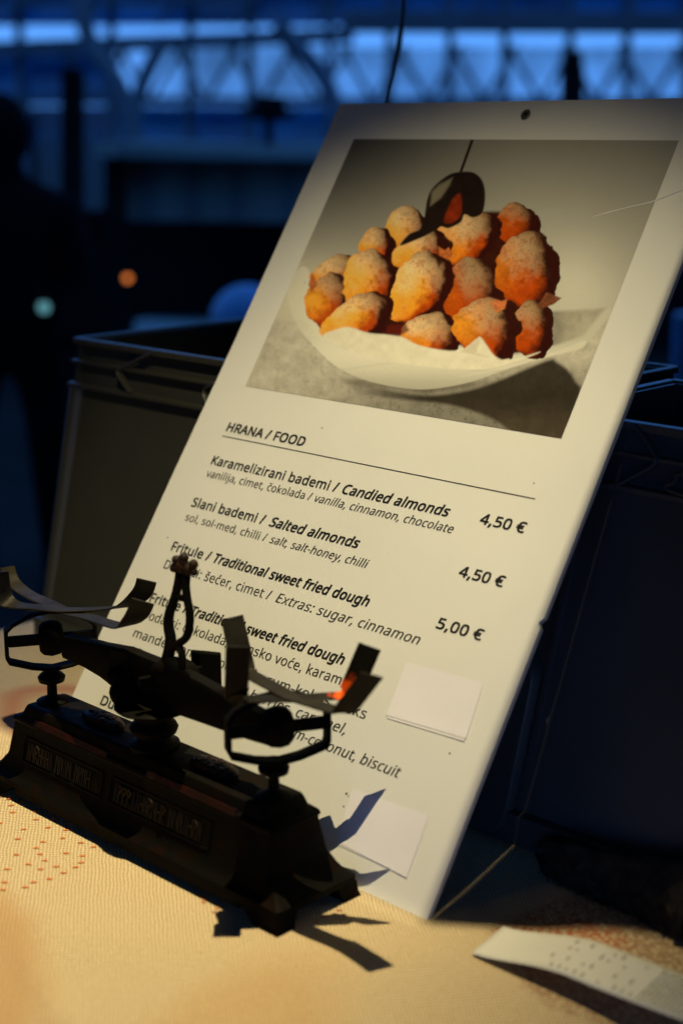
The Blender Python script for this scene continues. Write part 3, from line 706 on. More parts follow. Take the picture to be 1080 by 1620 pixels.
def paint(x, y):
    X = (x, y)
    C = np.zeros(x.shape + (3,))
    def over(mask, colr):
        nonlocal C
        C = C * (1 - mask[..., None]) + (np.asarray(colr) if np.ndim(colr) > 1 else np.array(colr)[None, :] if C.ndim == 2 else colr) * mask[..., None]
    n1 = fbm(x, y, 160, 3); n2 = fbm(x, y, 22, 9); n3 = fbm(x, y, 7, 21)
    # backdrop
    g0 = np.array((.105, .098, .084)); g1 = np.array((.46, .44, .385)); g2 = np.array((.31, .295, .255))
    k = sst(0, 620, y)[..., None]; kx = sst(150, 900, x)[..., None]
    C[:] = (g0 * (1 - kx) + g2 * kx) * (1 - k) + g1 * k + (n1[..., None] - .5) * .03
    # pale halo low and right
    h = np.exp(-(((x - 980) / 150) ** 2 + ((y - 520) / 160) ** 2)); C += h[..., None] * np.array((.20, .19, .15))
    h = np.exp(-(((x - 60) / 180) ** 2 + ((y - 560) / 150) ** 2)); C += h[..., None] * np.array((.22, .19, .12))
    # table surface
    line = 640 - .02 * x
    tm = sst(-14, 14, y - line)
    tc_ = np.array((.60, .555, .46)) * (0.92 + .5 * (n2[..., None] - .5))
    shade = sst(720, 930, y)[..., None] * sst(-100, 500, x)[..., None]
    tc_ = tc_ * (1 - .6 * shade)
    spk = (fbm(x, y, 9, 77, 2) > .70)[..., None] * .10; tc_ = tc_ - spk * .5
    over(tm, np.clip(tc_, .02, 1))
    # cast shadow of the bowl: broad dark disc at right
    sh = inpoly(x, y, [(140, 775), (220, 830), (430, 880), (560, 880), (700, 845), (880, 770), (915, 775), (950, 800), (978, 840), (992, 880), (930, 1030), (820, 1040), (700, 960), (560, 915), (420, 900), (260, 870)], 9)
    dk = np.array((.026, .019, .012)) * (1 + 1.5 * sst(880, 1020, y))[..., None] * (.8 + .5 * n2[..., None])
    over(sh * sst(120, 520, x) * .96, dk)
    over(sst(18, 0, np.abs(y - (868 - .12 * np.abs(x - 480)))) * sst(150, 300, x) * sst(760, 600, x) * .5, (.05, .035, .02))
    # bowl
    body = inpoly(x, y, [(30, 545), (60, 475), (100, 470), (160, 600), (500, 700), (740, 745), (900, 690), (1075, 600), (1085, 625), (1012, 712), (985, 735), (860, 765), (760, 795), (640, 838), (520, 862), (420, 862), (300, 838), (200, 795), (130, 735), (60, 650)], 3)
    yy = sst(700, 862, y); bc = np.array((.80, .76, .63))[None] * (1 - .4 * yy[..., None] ** 2) if C.ndim == 2 else np.array((.80, .76, .63)) * (1 - .40 * yy[..., None] ** 3)
    bc = bc * (1 - .25 * sst(600, 1000, x)[..., None]) + np.exp(-((x - 330) / 150) ** 2 - ((y - 745) / 25) ** 2)[..., None] * .06
    bc = bc * (1 - .08 * sst(6, 0, np.abs(y - (790 + 14 * np.sin(x / 90))))[..., None])
    glassy = sst(170, 30, x) * .55
    over(body * (1 - glassy), bc)
    over(sst(4, 0, np.abs(np.hypot((x - 120) / 1.0, (y - 545) / 1.15) - 92)) * sst(120, 60, x) * .5, (.72, .66, .48))
    over(inpoly(x, y, [(880, 610), (1075, 598), (1000, 690), (905, 722), (860, 720)], 8) * .9, np.array((.36, .33, .26)) * (.8 + .5 * n2[..., None]) * (.55 + .6 * sst(880, 1000, x)[..., None]))
    over(inpoly(x, y, [(760, 795), (860, 764), (985, 733), (1012, 712), (1000, 706), (930, 732), (800, 772), (700, 800), (600, 822)], 5) * .6, (.78, .73, .60))
    # dark gap between the balls
    over(inpoly(x, y, [(150, 640), (280, 440), (420, 330), (700, 280), (850, 330), (880, 560), (860, 700), (760, 750), (600, 720), (400, 690), (200, 690)], 8), np.array((.035, .006, .002)) * (.6 + n2[..., None]))
    FR = [(785, 322, 68, 64, 0, .22, .45, .2), (425, 348, 66, 72, 14, .85, .8, .9), (322, 392, 56, 52, -20, .85, .5, .8), (598, 240, 66, 78, 8, .2, 0, .2),
          (192, 480, 80, 50, -12, .75, .9, .7), (168, 572, 70, 90, 12, .55, .35, .9), (625, 366, 108, 78, -28, .78, .75, .5), (462, 412, 92, 60, -22, .95, .55, .9),
          (305, 508, 84, 90, 24, .85, .55, .95), (645, 548, 84, 110, 8, .22, .62, .25), (818, 474, 98, 116, -8, .42, .62, .35), (470, 528, 124, 86, -46, .95, .70, 1.),
          (264, 628, 116, 62, -20, .95, .5, .95), (498, 682, 94, 66, 8, .80, 1.0, .6), (830, 668, 70, 86, -5, .28, .5, .3), (682, 670, 100, 96, 22, .60, .45, .5)]
    for (cx_, cy_, a, b_, ang, lite, sugar, org) in FR:
        a *= 1.10; b_ *= 1.10
        th = math.radians(ang); dx = x - cx_; dy = y - cy_
        p = (dx * math.cos(th) + dy * math.sin(th)) / a; q = (-dx * math.sin(th) + dy * math.cos(th)) / b_
        q = q * (1 + .22 * p * (1 if int(cx_) % 2 else -1))
        big = fbm(x, y, 48, int(cx_), 2) - .5; med = fbm(x, y, 17, int(cx_) + 9, 3) - .5; fine = fbm(x, y, 6, int(cy_) + 50, 2) - .5
        rr = (np.abs(p) ** 1.8 + np.abs(q) ** 2.1) ** .5 + big * .30 + med * .10
        m_ = sst(1.01, .965, rr)
        nz = np.sqrt(np.clip(1 - rr * rr, 0, 1))
        nx = (p * math.cos(th) - q * math.sin(th)) + big * .5; ny = (p * math.sin(th) + q * math.cos(th)) + med * .5
        # key from the left: left and lower left glow orange, the right and under side fall away
        s = np.clip(.62 * nz - .72 * nx - .05 * ny + .10 + .32 * med + .22 * big, 0, 1.25) * (.28 + .95 * lite)
        s_ = s[..., None]
        deep = np.array((.035, .005, .0015)); mid = np.array((.48, .075, .002)); hi = np.array((1.0, .43, .035))
        cc = deep + (mid - deep) * sst(.06, .40, s_); cc = cc + (hi - cc) * sst(.42, .95, s_) * (.25 + .75 * org)
        lo_ = sst(-.3, .8, ny)[..., None]; cc = cc * (1 - lo_ * (1 - np.array((1.0, .72, .5))) * .8)
        sg = sst(.42, 1.25, -ny * .85 + .30 * nz + .22 * nx + sugar * .62 + .75 * med + .14 * fine + .6 * big) * sst(.0, .30, s)
        crust = sst(.08, .26, med + .5 * fine)[..., None] * sg[..., None]
        sc_ = np.array((.92, .66, .36)) * (.16 + .90 * np.clip(s, 0, 1)[..., None])
        cc = cc + (sc_ - cc) * (.85 * sg[..., None])
        cc = cc + (np.array((.30, .075, .015)) * (.3 + s_) - cc) * crust * .55
        cc = cc * (1 + .22 * fine[..., None] + .45 * med[..., None]); cc = cc + (sst(.80, 1.05, s) * sst(.2, -.3, med) * .18 * (org > .6))[..., None] * np.array((1, .75, .4))
        over(m_, np.clip(cc, .002, 1))
        over(sst(.86, 1.0, rr) * m_ * sst(-.4, .6, nx + .8 * ny) * .75, (.035, .007, .003))
    # crusty tips
    for poly, cc in (([(880, 545), (930, 565), (905, 585), (870, 598), (850, 590), (872, 560)], (.16, .05, .02)), ([(700, 580), (712, 570), (735, 575), (752, 568), (745, 600), (715, 612)], (.55, .16, .05)),
                     ([(525, 395), (548, 408), (560, 398), (575, 420), (560, 440), (530, 425)], (.50, .13, .03)), ([(100, 520), (112, 482), (122, 500), (128, 525), (110, 545)], (.45, .12, .03)), ([(840, 345), (852, 350), (850, 372)], (.10, .04, .02))):
        over(inpoly(x, y, poly, 4), np.array(cc) * (.5 + n3[..., None] + n2[..., None] * .3))
    # napkin in front
    over(inpoly(x, y, [(150, 692), (190, 668), (235, 660), (300, 680), (400, 690), (470, 722), (590, 738), (650, 700), (668, 696), (712, 755), (760, 768), (860, 742), (760, 780), (640, 800), (400, 780), (240, 740)], 5), np.array((.86, .80, .63)) * (.86 + .22 * n2[..., None]))
    over(inpoly(x, y, [(600, 742), (652, 702), (664, 700), (650, 745), (690, 760)], 6) * .5, (.55, .47, .33))
    # chocolate
    ch_ = inpoly(x, y, [(600, 150), (640, 152), (668, 175), (680, 220), (672, 282), (640, 300), (612, 290), (600, 315), (560, 335), (532, 330), (500, 352), (450, 375), (400, 392), (430, 355), (470, 335), (482, 290), (490, 240), (510, 200), (560, 160)], 4)
    over(ch_, np.array((.010, .005, .003)) * (1 + 1.2 * n2[..., None]))
    over(inpoly(x, y, [(505, 215), (530, 192), (572, 170), (562, 195), (535, 235), (500, 262)], 7) * .8, (.26, .22, .15))
    over(inpoly(x, y, [(575, 238), (596, 222), (603, 255), (598, 295), (570, 318), (545, 315), (556, 275)], 6) * .9, np.array((.30, .030, .004)) * (.4 + n2[..., None]))
    st = np.abs((x - 600) - (150 - y) * .36); over(sst(7, 3, st) * sst(156, 148, y), (.025, .012, .006))
    over(inpoly(x, y, [(356, 655), (420, 650), (430, 672), (395, 690), (355, 682)], 6) * .8, (.12, .012, .004))
    g_ = np.random.default_rng(5).normal(0, .012, x.shape)
    return np.clip(C * (1 + g_[..., None] * 1.2), .002, .90)
NU, NV = 560, 420
uu = np.linspace(-.3765, -.0418, NU); vv = np.linspace(.3468, .5947, NV)
GU, GV = np.meshgrid(uu, vv)
hh_ = .0004
PX = B0.x + U.x * GU + D2.x * GV; PY = B0.y + U.y * GU + D2.y * GV; PZ = B0.z + D2.z * GV - CAMH
F_ = PY * CP - PZ * SP
sx_ = 540 + FPX * PX / F_; sy_ = 810 - FPX * (PY * SP + PZ * CP) / F_
COLR = paint((sx_ - 440) * 2.077, (sy_ - 200) * 2.077)
pm = bpy.data.meshes.new('printed_photo')
inv = frame(B0, ROT).inverted()
b3 = (np.stack([GU, GV, np.full(GU.shape, hh_)], -1)).reshape(-1, 3)
Rm = np.array([[*(inv.to_3x3() @ U)], [*(inv.to_3x3() @ D2)], [*(inv.to_3x3() @ NB)]])
co = b3 @ Rm
idx = np.arange(NU * NV).reshape(NV, NU)
fc = np.stack([idx[:-1, :-1], idx[:-1, 1:], idx[1:, 1:], idx[1:, :-1]], -1).reshape(-1, 4)
pm.vertices.add(len(co)); pm.vertices.foreach_set('co', co.ravel().astype(np.float32))
pm.loops.add(fc.size); pm.loops.foreach_set('vertex_index', fc.ravel().astype(np.int32))
pm.polygons.add(len(fc)); pm.polygons.foreach_set('loop_start', np.arange(0, fc.size, 4).astype(np.int32))
try: pm.polygons.foreach_set('loop_total', np.full(len(fc), 4, np.int32))
except Exception: pass
pm.update(calc_edges=True); pm.validate()
ca = pm.color_attributes.new('print', 'FLOAT_COLOR', 'POINT')
ca.data.foreach_set('color', np.concatenate([COLR.reshape(-1, 3), np.ones((NU * NV, 1))], 1).ravel().astype(np.float32))
M_print = bpy.data.materials.new('glossy_print'); M_print.use_nodes = True
t_ = M_print.node_tree; bs = t_.nodes['Principled BSDF']; at_ = t_.nodes.new('ShaderNodeAttribute'); at_.attribute_name = 'print'
t_.links.new(at_.outputs['Color'], bs.inputs['Base Color']); bs.inputs['Roughness'].default_value = .42; bs.inputs['Specular IOR Level'].default_value = .18
t_.nodes.new('ShaderNodeTexCoord'); ribs(M_print, 90, .00005)
pm.materials.append(M_print)
po = bpy.data.objects.new('printed_photo', pm); col.objects.link(po); po.parent = board
po['label'] = 'printed photo of sugared fried dough balls heaped in a white bowl'

# ------------------------------------------------------------ antique balance scale
UC, TC = -.2235, .0445
scale = thing('balance_scale', 'antique black cast iron balance scale with strap pans in front of the menu board', 'scale', W(UC, TC, 0), ROT)
def ringrect(hu, ht, z, ch=.006, n=3):
    pts = []
    for (su, st) in ((1, 1), (-1, 1), (-1, -1), (1, -1)):
        arc = []
        for i in range(n + 1):
            a = math.pi / 2 * i / n
            arc.append((su * (hu - ch + ch * math.cos(a)), st * (ht - ch + ch * math.sin(a))))
        if su * st < 0: arc = arc[::-1]
        pts += arc
    return [W(UC + a, TC + b_, z) for a, b_ in pts]
lv = [(.011, .167, .0375), (.0155, .167, .0375), (.0185, .1625, .034), (.0200, .160, .0325), (.0235, .1565, .0305), (.0285, .152, .029), (.0300, .1505, .0285), (.0325, .1495, .0275),
      (.057, .1465, .0225), (.0595, .1480, .0235), (.0615, .1470, .0230), (.064, .139, .0205), (.069, .137, .0190), (.0715, .1355, .018), (.0725, .133, .0165)]
b = MB(); b.loft([ringrect(hu, ht, z, .003) for z, hu, ht in lv]); base = b.build('plinth', M_iron, scale, smooth=28)
# feet with the arched gaps between
for su in (1, -1):
    for st in (1, -1):
        b = MB(); f0 = lambda a, c_, z: W(UC + su * a, TC + st * c_, z)
        b.loft([[f0(.1668, .0373, .0112), f0(.1668, .019, .0112), f0(.128, .019, .0112), f0(.128, .0373, .0112)],
                [f0(.1675, .0380, .004), f0(.1675, .022, .004), f0(.140, .022, .004), f0(.140, .0380, .004)],
                [f0(.1690, .0395, .0), f0(.1690, .024, .0), f0(.146, .024, .0), f0(.146, .0395, .0)]]); b.build('foot', M_iron, scale)
b = MB(); b.boxu(UC - .129, UC + .129, TC - .0365, TC + .0365, .0045, .0112); b.build('skirt', M_iron, scale)
# red enamel stripes along the top bevel, front and back
for (a0, a1) in ((-.118, -.028), (.018, .112)):
    for st in (1,):
        b = MB(); b.hexa([W(UC + a0, TC + st * .0236, .0605), W(UC + a1, TC + st * .0236, .0605), W(UC + a1, TC + st * .0228, .0618), W(UC + a0, TC + st * .0228, .0618)],
                         [W(UC + a0, TC + st * .0216, .0650), W(UC + a1, TC + st * .0216, .0650), W(UC + a1, TC + st * .0202, .0645), W(UC + a0, TC + st * .0202, .0645)]); b.build('red_stripe', M_redp, scale)
# raised lettering panels on the lower front
def fpt(a, k, out=0.0):
    z = .0300 + k * .020; tt = .0282 - k * .0042
    return W(UC + a, TC + tt + out, z + out * .2)
for (a0, a1) in ((-.128, -.030), (-.020, .090)):
    b = MB(); w_ = .0010
    for (p0, p1) in (((a0, .02), (a1, .02)), ((a0, .95), (a1, .95)), ((a0, .02), (a0, .95)), ((a1, .02), (a1, .95))):
        b.bar(fpt(*p0, .0004), fpt(*p1, .0004), .0010, .0010)
    pf_ = b.build('panel_frame', M_iron, scale)
    b = MB(); x = a0 + .006
    while x < a1 - .010:
        if random.random() < .08: x += .004; continue
        w = random.uniform(.0026, .0040); kx_ = random.choice((0, 1, 2, 3))
        strokes = {0: [((0, .15), (0, .8)), ((w, .15), (w, .8)), ((0, .5), (w, .5))], 1: [((0, .15), (w * .5, .8)), ((w * .5, .8), (w, .15))], 2: [((0, .15), (0, .8)), ((0, .8), (w, .15)), ((w, .15), (w, .8))], 3: [((0, .15), (0, .8)), ((0, .8), (w, .7)), ((w, .7), (0, .45)), ((0, .45), (w, .15))]}[kx_]
        for (p0, p1) in strokes: b.bar(fpt(x + p0[0], p0[1], .0008), fpt(x + p1[0], p1[1], .0008), .0008, .0012)
        x += w + .0017
    b.build('raised_lettering', M_brass, pf_)['kind'] = 'stuff'
# ornate plaques on top
for a in (-.0600, .0660):
    b = MB(); prof = []
    ring0 = []
    rings = []
    for (z, k) in ((.0724, 1.0), (.0755, 1.02), (.0775, .92), (.0782, .75)):
        rings.append([W(UC + a + .0225 * k * math.copysign(abs(math.cos(2 * math.pi * j / 24)) ** .8, math.cos(2 * math.pi * j / 24)) * (1 + .05 * math.sin(9 * j)), TC + .0085 * k * math.sin(2 * math.pi * j / 24) * (1 + .08 * math.cos(7 * j)), z) for j in range(24)])
    b.loft(rings)
    for i in range(34):
        th = random.uniform(0, 6.28); r_ = random.uniform(.1, .85); b.ball(W(UC + a + .020 * r_ * math.cos(th), TC + .0068 * r_ * math.sin(th), .0782), random.uniform(.0010, .0022), 4, (1.2, 1.2, .7))
    b.build('ornate_plaque', M_rust, scale, smooth=35)
# central pillar
b = MB(); b.lathe(W(UC, TC, .0715), [(0, .0185), (.003, .0185), (.005, .013), (.008, .0118), (.0115, .0165), (.0150, .0178), (.0180, .0160), (.0200, .0125), (.0225, .0135), (.0270, .0205), (.0300, .0270), (.0318, .0285), (.0330, .0270), (.0335, .020)], 28, lump=.01)
b.build('pillar', M_iron, scale, smooth=50)
b = MB(); b.loft([[W(UC - .016 + dx, TC + dy, .104) for dx, dy in ((0, -.010), (.030, -.010), (.030, .010), (0, .010))], [W(UC - .010 + dx, TC + dy, .112) for dx, dy in ((0, -.007), (.018, -.007), (.018, .007), (0, .007))], [W(UC - .008 + dx, TC + dy, .128) for dx, dy in ((0, -.006), (.016, -.006), (.016, .006), (0, .006))]])
b.tube(spline([W(UC - .018, TC + .008, .105), W(UC - .030, TC + .006, .112), W(UC - .034, TC + .004, .121), W(UC - .026, TC + .002, .128)]), .0042, 8)
b.tube(spline([W(UC + .016, TC, .105), W(UC + .012, TC, .112), W(UC + .014, TC, .120)]), .0035, 8)
b.build('pillar_bracket', M_iron, scale, smooth=50)
# beam: deep in the middle, tapering to both ends
prof = [(-.326, .1235, .0085), (-.300, .1245, .0105), (-.280, .1238, .0125), (-.262, .1225, .0160), (-.250, .1225, .0175), (-.2235, .1225, .0170), (-.190, .1225, .0165), (-.165, .1216, .0148), (-.140, .1203, .0128), (-.118, .1195, .0114), (-.098, .1190, .0095)]
b = MB(); b.loft([[W(u, TC - .0045, z - h), W(u, TC + .0045, z - h), W(u, TC + .0055, z - h + .0025), W(u, TC + .0055, z + h - .0025), W(u, TC + .0045, z + h), W(u, TC - .0045, z + h), W(u, TC - .0055, z + h - .0025), W(u, TC - .0055, z - h + .0025)] for u, z, h in prof])
b.build('beam', M_beam, scale, smooth=30)
# stepped boss in the middle of the beam with the cross shaft and two side weights
b = MB(); b.hexa([W(-.262, TC + .0056, .105), W(-.240, TC + .0056, .105), W(-.240, TC + .0085, .105), W(-.262, TC + .0085, .105)], [W(-.262, TC + .0056, .140), W(-.240, TC + .0056, .140), W(-.240, TC + .0085, .140), W(-.262, TC + .0085, .140)])
b.build('beam_plate', M_beam, scale, bevel=.001)
b = MB(); b.bar(W(-.2135, .0650, .1285), W(-.2005, .0140, .1285), .0045, .0065); b.build('cross_shaft', M_beam, scale, bevel=.0008)
b = MB(); b.hexa([W(-.2105, .0185, .1155), W(-.1905, .0075, .1155), W(-.1875, .0110, .1155), W(-.2075, .0220, .1155)], [W(-.2105, .0185, .1425), W(-.1905, .0075, .1425), W(-.1875, .0110, .1425), W(-.2075, .0220, .1425)])
b.build('side_weight', M_beam, scale, bevel=.0015)
b = MB(); b.ball(W(-.2440, .0560, .110), .0100, 8, (1, .8, 1.05)); b.ball(W(-.2500, .0560, .121), .0080, 7); b.ball(W(-.2370, .056, .106), .0065, 7); b.build('side_boss', M_beam, scale, smooth=60)
b = MB(); b.ball(W(-.1985, TC, .1345), .0150, 10, (1.15, .6, .75)); b.build('pivot_hub', M_beam, scale, smooth=60)
# lyre shaped pointer
b = MB()
def mp(x, y, t=TC):
    """point of the scale's own middle plane read at a photo pixel"""
    X = (x - 540) / FPX; Y = -(y - 810) / FPX; d = Vector((X, CP + Y * SP, -SP + Y * CP))
    k = (W(0, t, 0) - Vector((0, 0, CAMH))).dot(T) / d.dot(T); return Vector((0, 0, CAMH)) + d * k
b.tube(spline([mp(284, 903), mp(282, 922), mp(277, 945), mp(268, 972), mp(267, 992), mp(271, 1010), mp(268, 1030), mp(262, 1050)]), [.0028] * 7 + [.0030] * 14 + [.0034] * 10 + [.0042] * 12, 8) if False else None
L1 = spline([mp(284, 903), mp(282, 922), mp(277, 945), mp(268, 972), mp(267, 992), mp(270, 1010), mp(268, 1030), mp(263, 1050)]); b.tube(L1, [.0028 + .0018 * i / len(L1) for i in range(len(L1))], 8)
L2 = spline([mp(296, 905), mp(294, 925), mp(296, 945), mp(300, 968), mp(300, 988), mp(295, 1008), mp(283, 1018), mp(273, 1026)]); b.tube(L2, .0030, 8)
L3 = spline([mp(283, 1022), mp(288, 1035), mp(288, 1052), mp(287, 1066)]); b.tube(L3, .0028, 8)
b.tube([mp(283, 945), mp(297, 947)], .0026, 7)
ptr_ = b.build('pointer', M_beam, scale, smooth=60)
b = MB()
for (x, y, r) in ((291, 882, .0036), (279, 886, .0034), (306, 893, .0036), (276, 898, .0034), (288, 897, .0048), (299, 901, .0044), (307, 905, .0030), (291, 890, .0034)): b.ball(mp(x, y), r, 7)
b.build('pointer_finial', M_rust, ptr_, smooth=60)

def stirrup(cu, du, dt, zs):
    """carrier loop hung across the beam end; (du, dt) its half-width vector"""
    ztop, zside, zbot = zs
    A_ = W(cu, TC, 0); d = U * du + T * dt; wdir = Vector((-d.y, d.x, 0)).normalized()
    q = [(0, ztop + .0035), (-.45, ztop + .0015), (-.85, ztop - .0055), (-1, ztop - .0105), (-1.0, zside + .004), (-.95, zside), (-.45, zbot + .0025), (0, zbot), (.45, zbot + .0025), (.95, zside), (1.0, zside + .004), (1, ztop - .0105), (.85, ztop - .0055), (.45, ztop + .0015), (0, ztop + .0035)]
    pts = [A_ + d * k + Z * z for k, z in q]
    b = MB(); b.ribbon(pts, wdir, .0125, .0030); st_ = b.build('stirrup', M_beam, scale, smooth=35)
    b = MB(); b.bar(A_ + d * -.95 + Z * (zside + .016), A_ + d * .95 + Z * (zside + .016), .004, .0085); b.build('knife_edge', M_beam, st_, bevel=.0006)
    b = MB(); b.lathe(A_ + Z * (zside + .0165), [(-.0095, .004), (-.0090, .0100), (-.006, .0130), (0, .0142), (.006, .0130), (.0090, .0100), (.0095, .004)], 20, d.normalized()); b.build('end_knob', M_beam, st_, smooth=50)
stirrup(-.0935, -.0165, .0295, (.1420, .1065, .0985))
stirrup(-.3465, -.0175, .0290, (.1440, .1085, .1005))
for u in (-.098, -.3485):
    b = MB(); b.lathe(W(u, TC, .0715), [(0, .0125), (.002, .0125), (.004, .008), (.006, .0040), (.0145, .0038), (.0165, .0050), (.0180, .0100), (.0215, .0108), (.0240, .0085), (.0262, .0052), (.0280, .0045)], 18); b.build('post', M_iron, scale, smooth=50)

def strap(pts, wd, w=.0125, m=None, rnd=5, label=None, name='pan_strap'):
    b = MB(); b.ribbon(pts, wd, w, .0014); o = b.build(name, m or M_strap, scale, smooth=40)
    if label: o['label'] = label
    return o
def bent(pts, r=.18):
    """polyline with tight rounded bends"""
    pts = [Vector(p) for p in pts]; out = [pts[0]]
    for i in range(1, len(pts) - 1):
        a, c, d = pts[i - 1], pts[i], pts[i + 1]
        p0 = c.lerp(a, r); p1 = c.lerp(d, r)
        for k in range(7):
            t = k / 6; out.append(p0.lerp(c, t).lerp(c.lerp(p1, t), t))
    out.append(pts[-1]); return out
# right pan: two crossed straps with upturned ends
ArB, ArT = W(-.0549, .017, .1478), W(-.0450, .0080, .1815)
AlB, AlT = W(-.1030, .0725, .1475), W(-.0960, .0765, .1862)
Cc = W(-.0792, .0460, .1470)
dA = (ArB - AlB).normalized(); wA = Vector((-dA.y, dA.x, 0))
rustc = scale_inv = frame(W(UC, TC, 0), ROT).inverted() @ (ArB + Z * .003 - dA * .002)
M_strapr = strap_rust(rustc)
def cross_strap(foot0, tip0, cen, foot1, tip1, wf, w, mm=None, label=None):
    """flat arm with both ends turned up and twisted to face outwards"""
    pth = []; wds = []; ws = []
    def add_(p, d_, w_): pth.append(p); wds.append(d_); ws.append(w_)
    dd = (foot1 - foot0).normalized(); fw = Vector(FACE)
    def up_end(foot, tip, rev):
        q = []
        for k, tw in ((1.0, 1), (.75, 1), (.5, 1), (.25, 1), (.06, 1)):
            q.append((foot.lerp(tip, k), wf.lerp(fw, tw), .0155))
        inw = (cen - foot).normalized()
        q.append((foot + inw * .0012 + Z * .0006, wf.lerp(fw, .85), .0152)); q.append((foot + inw * .0045, wf.lerp(fw, .25), .0132)); q.append((foot + inw * .010, wf, .0128))
        return q if not rev else q[::-1]
    for p in up_end(foot0, tip0, False): add_(*p)
    add_(cen, wf, .0125)
    for p in up_end(foot1, tip1, True): add_(*p)
    b = MB(); b.ribbon(pth, wds, ws, .0014); o = b.build('pan_strap', mm or M_strap, scale, smooth=40)
    if label: o['label'] = label
FACE = U * .69 - T * .72
cross_strap(AlB, AlT, Cc, ArB, ArT, wA if wA.dot(FACE) > 0 else -wA, .0125, M_strapr, 'steel pan strap with a bright orange rust burn at its right bend')
BrB, BrT = W(-.0345, .044, .1490), W(-.0085, .0455, .1812)
BlB, BlT = W(-.1323, .0385, .1505), W(-.1465, .0360, .1850)
dB = (BrB - BlB).normalized(); wB = Vector((-dB.y, dB.x, 0))
cross_strap(BlB, BlT, Cc + Z * .0012, BrB, BrT, wB if wB.dot(FACE) > 0 else -wB, .0125)
# left pan: softer bends
Lc = W(-.3230, .0445, .1520)
def soft_strap(pts, wds, ws):
    pts = spline(pts, 4); n_ = len(pts)
    def at(lst, i):
        f = i / (n_ - 1) * (len(lst) - 1); k = min(int(f), len(lst) - 2); return lst[k] * (1 - (f - k)) + lst[k + 1] * (f - k)
    b = MB(); b.ribbon(pts, [at(wds, i) for i in range(n_)], [at(ws, i) for i in range(n_)], .0014); b.build('pan_strap', M_strap, scale, smooth=40)
fl = wB if wB.dot(FACE) > 0 else -wB
soft_strap([W(-.2195, .0540, .1845), W(-.2240, .0545, .1760), W(-.2340, .0535, .1665), W(-.2460, .0525, .1595), W(-.2680, .050, .1565), W(-.2950, .047, .1545), Lc - Z * .001, W(-.355, .041, .151), W(-.385, .038, .151), W(-.408, .036, .156), W(-.416, .035, .166)],
           [FACE, FACE, FACE * .7 + fl * .3, fl, fl, fl, fl, fl, fl, fl, fl], [.0165, .0165, .0160, .0140, .0130, .0125, .0125, .0125, .0125, .0130, .013])
f2 = T * -.55 - U * .85; f2 = f2 if f2.dot(FACE) > 0 else -f2
soft_strap([W(-.2600, .0180, .1835), W(-.2650, .0190, .1730), W(-.2780, .0240, .1620), W(-.2950, .0310, .1570), Lc + Z * .0008, W(-.3430, .0560, .1530), W(-.3600, .0660, .1535), W(-.3690, .0710, .1600), W(-.3705, .0730, .1790)],
           [FACE, FACE, FACE * .6 + fl * .4, fl, fl, fl, fl, FACE * .6 + fl * .4, FACE], [.0150, .0150, .0140, .0125, .0125, .0125, .0130, .0150, .0160])
# ------------------------------------------------------------ receipt
rc = thing('paper_receipt', 'curling white till receipt lying on the cloth at bottom right', 'receipt', W(.11, 0, 0), ROT)
def rpt(s, w):
    """s along the strip (m), w across (0 front edge .. 1 back edge)"""
    u = .0525 + s * .985; t = .0185 - s * .055 + .03 * s * s
    z = .0015 + .0135 * math.sin(min(1, s / .075) * math.pi / 2) ** 1.5 + .02 * max(0, s - .09) - (.010 * (1 - w) if s < 0 else 0)
    z = max(.0040, z + .0035 + .004 * (w - .5) * math.sin(s * 18)) + (.002 * w)
    return W(u - .004 * w * math.exp(-s / .02), t - w * .0335 - (.004 * w), z)
b = MB(); ns, nw = 60, 8
rv = [rpt(i / ns * .26, j / nw) for i in range(ns + 1) for j in range(nw + 1)]
b.add(rv, [(i * (nw + 1) + j, (i + 1) * (nw + 1) + j, (i + 1) * (nw + 1) + j + 1, i * (nw + 1) + j + 1) for i in range(ns) for j in range(nw)])
ro = b.build('paper_strip', M_receipt, rc, smooth=60); so = ro.modifiers.new('sheet', 'SOLIDIFY'); so.thickness = .00012
b = MB()
def rbar(s0, s1, w0, w1):
    q = [rpt(s, w) + Z * .0005 for s, w in ((s0, w0), (s1, w0), (s1, w1), (s0, w1))]; b.add(q, [(0, 1, 2, 3)])
s = .050
cols_ = (.10, .34, .62, .80)
while s < .25:
    dense = s > .112
    if dense:
        w = .08
        while w < .90:
            lw = random.uniform(.06, .22); rbar(s, s + .0007, w, min(.93, w + lw)); w += lw + random.uniform(.02, .05)
        s += .0032
    else:
        for c0_ in cols_:
            if random.random() < .55: rbar(s, s + .0008, c0_, c0_ + random.uniform(.05, .13))
        s += .0055
b.build('printed_lines', M_rprint, rc)['kind'] = 'stuff'

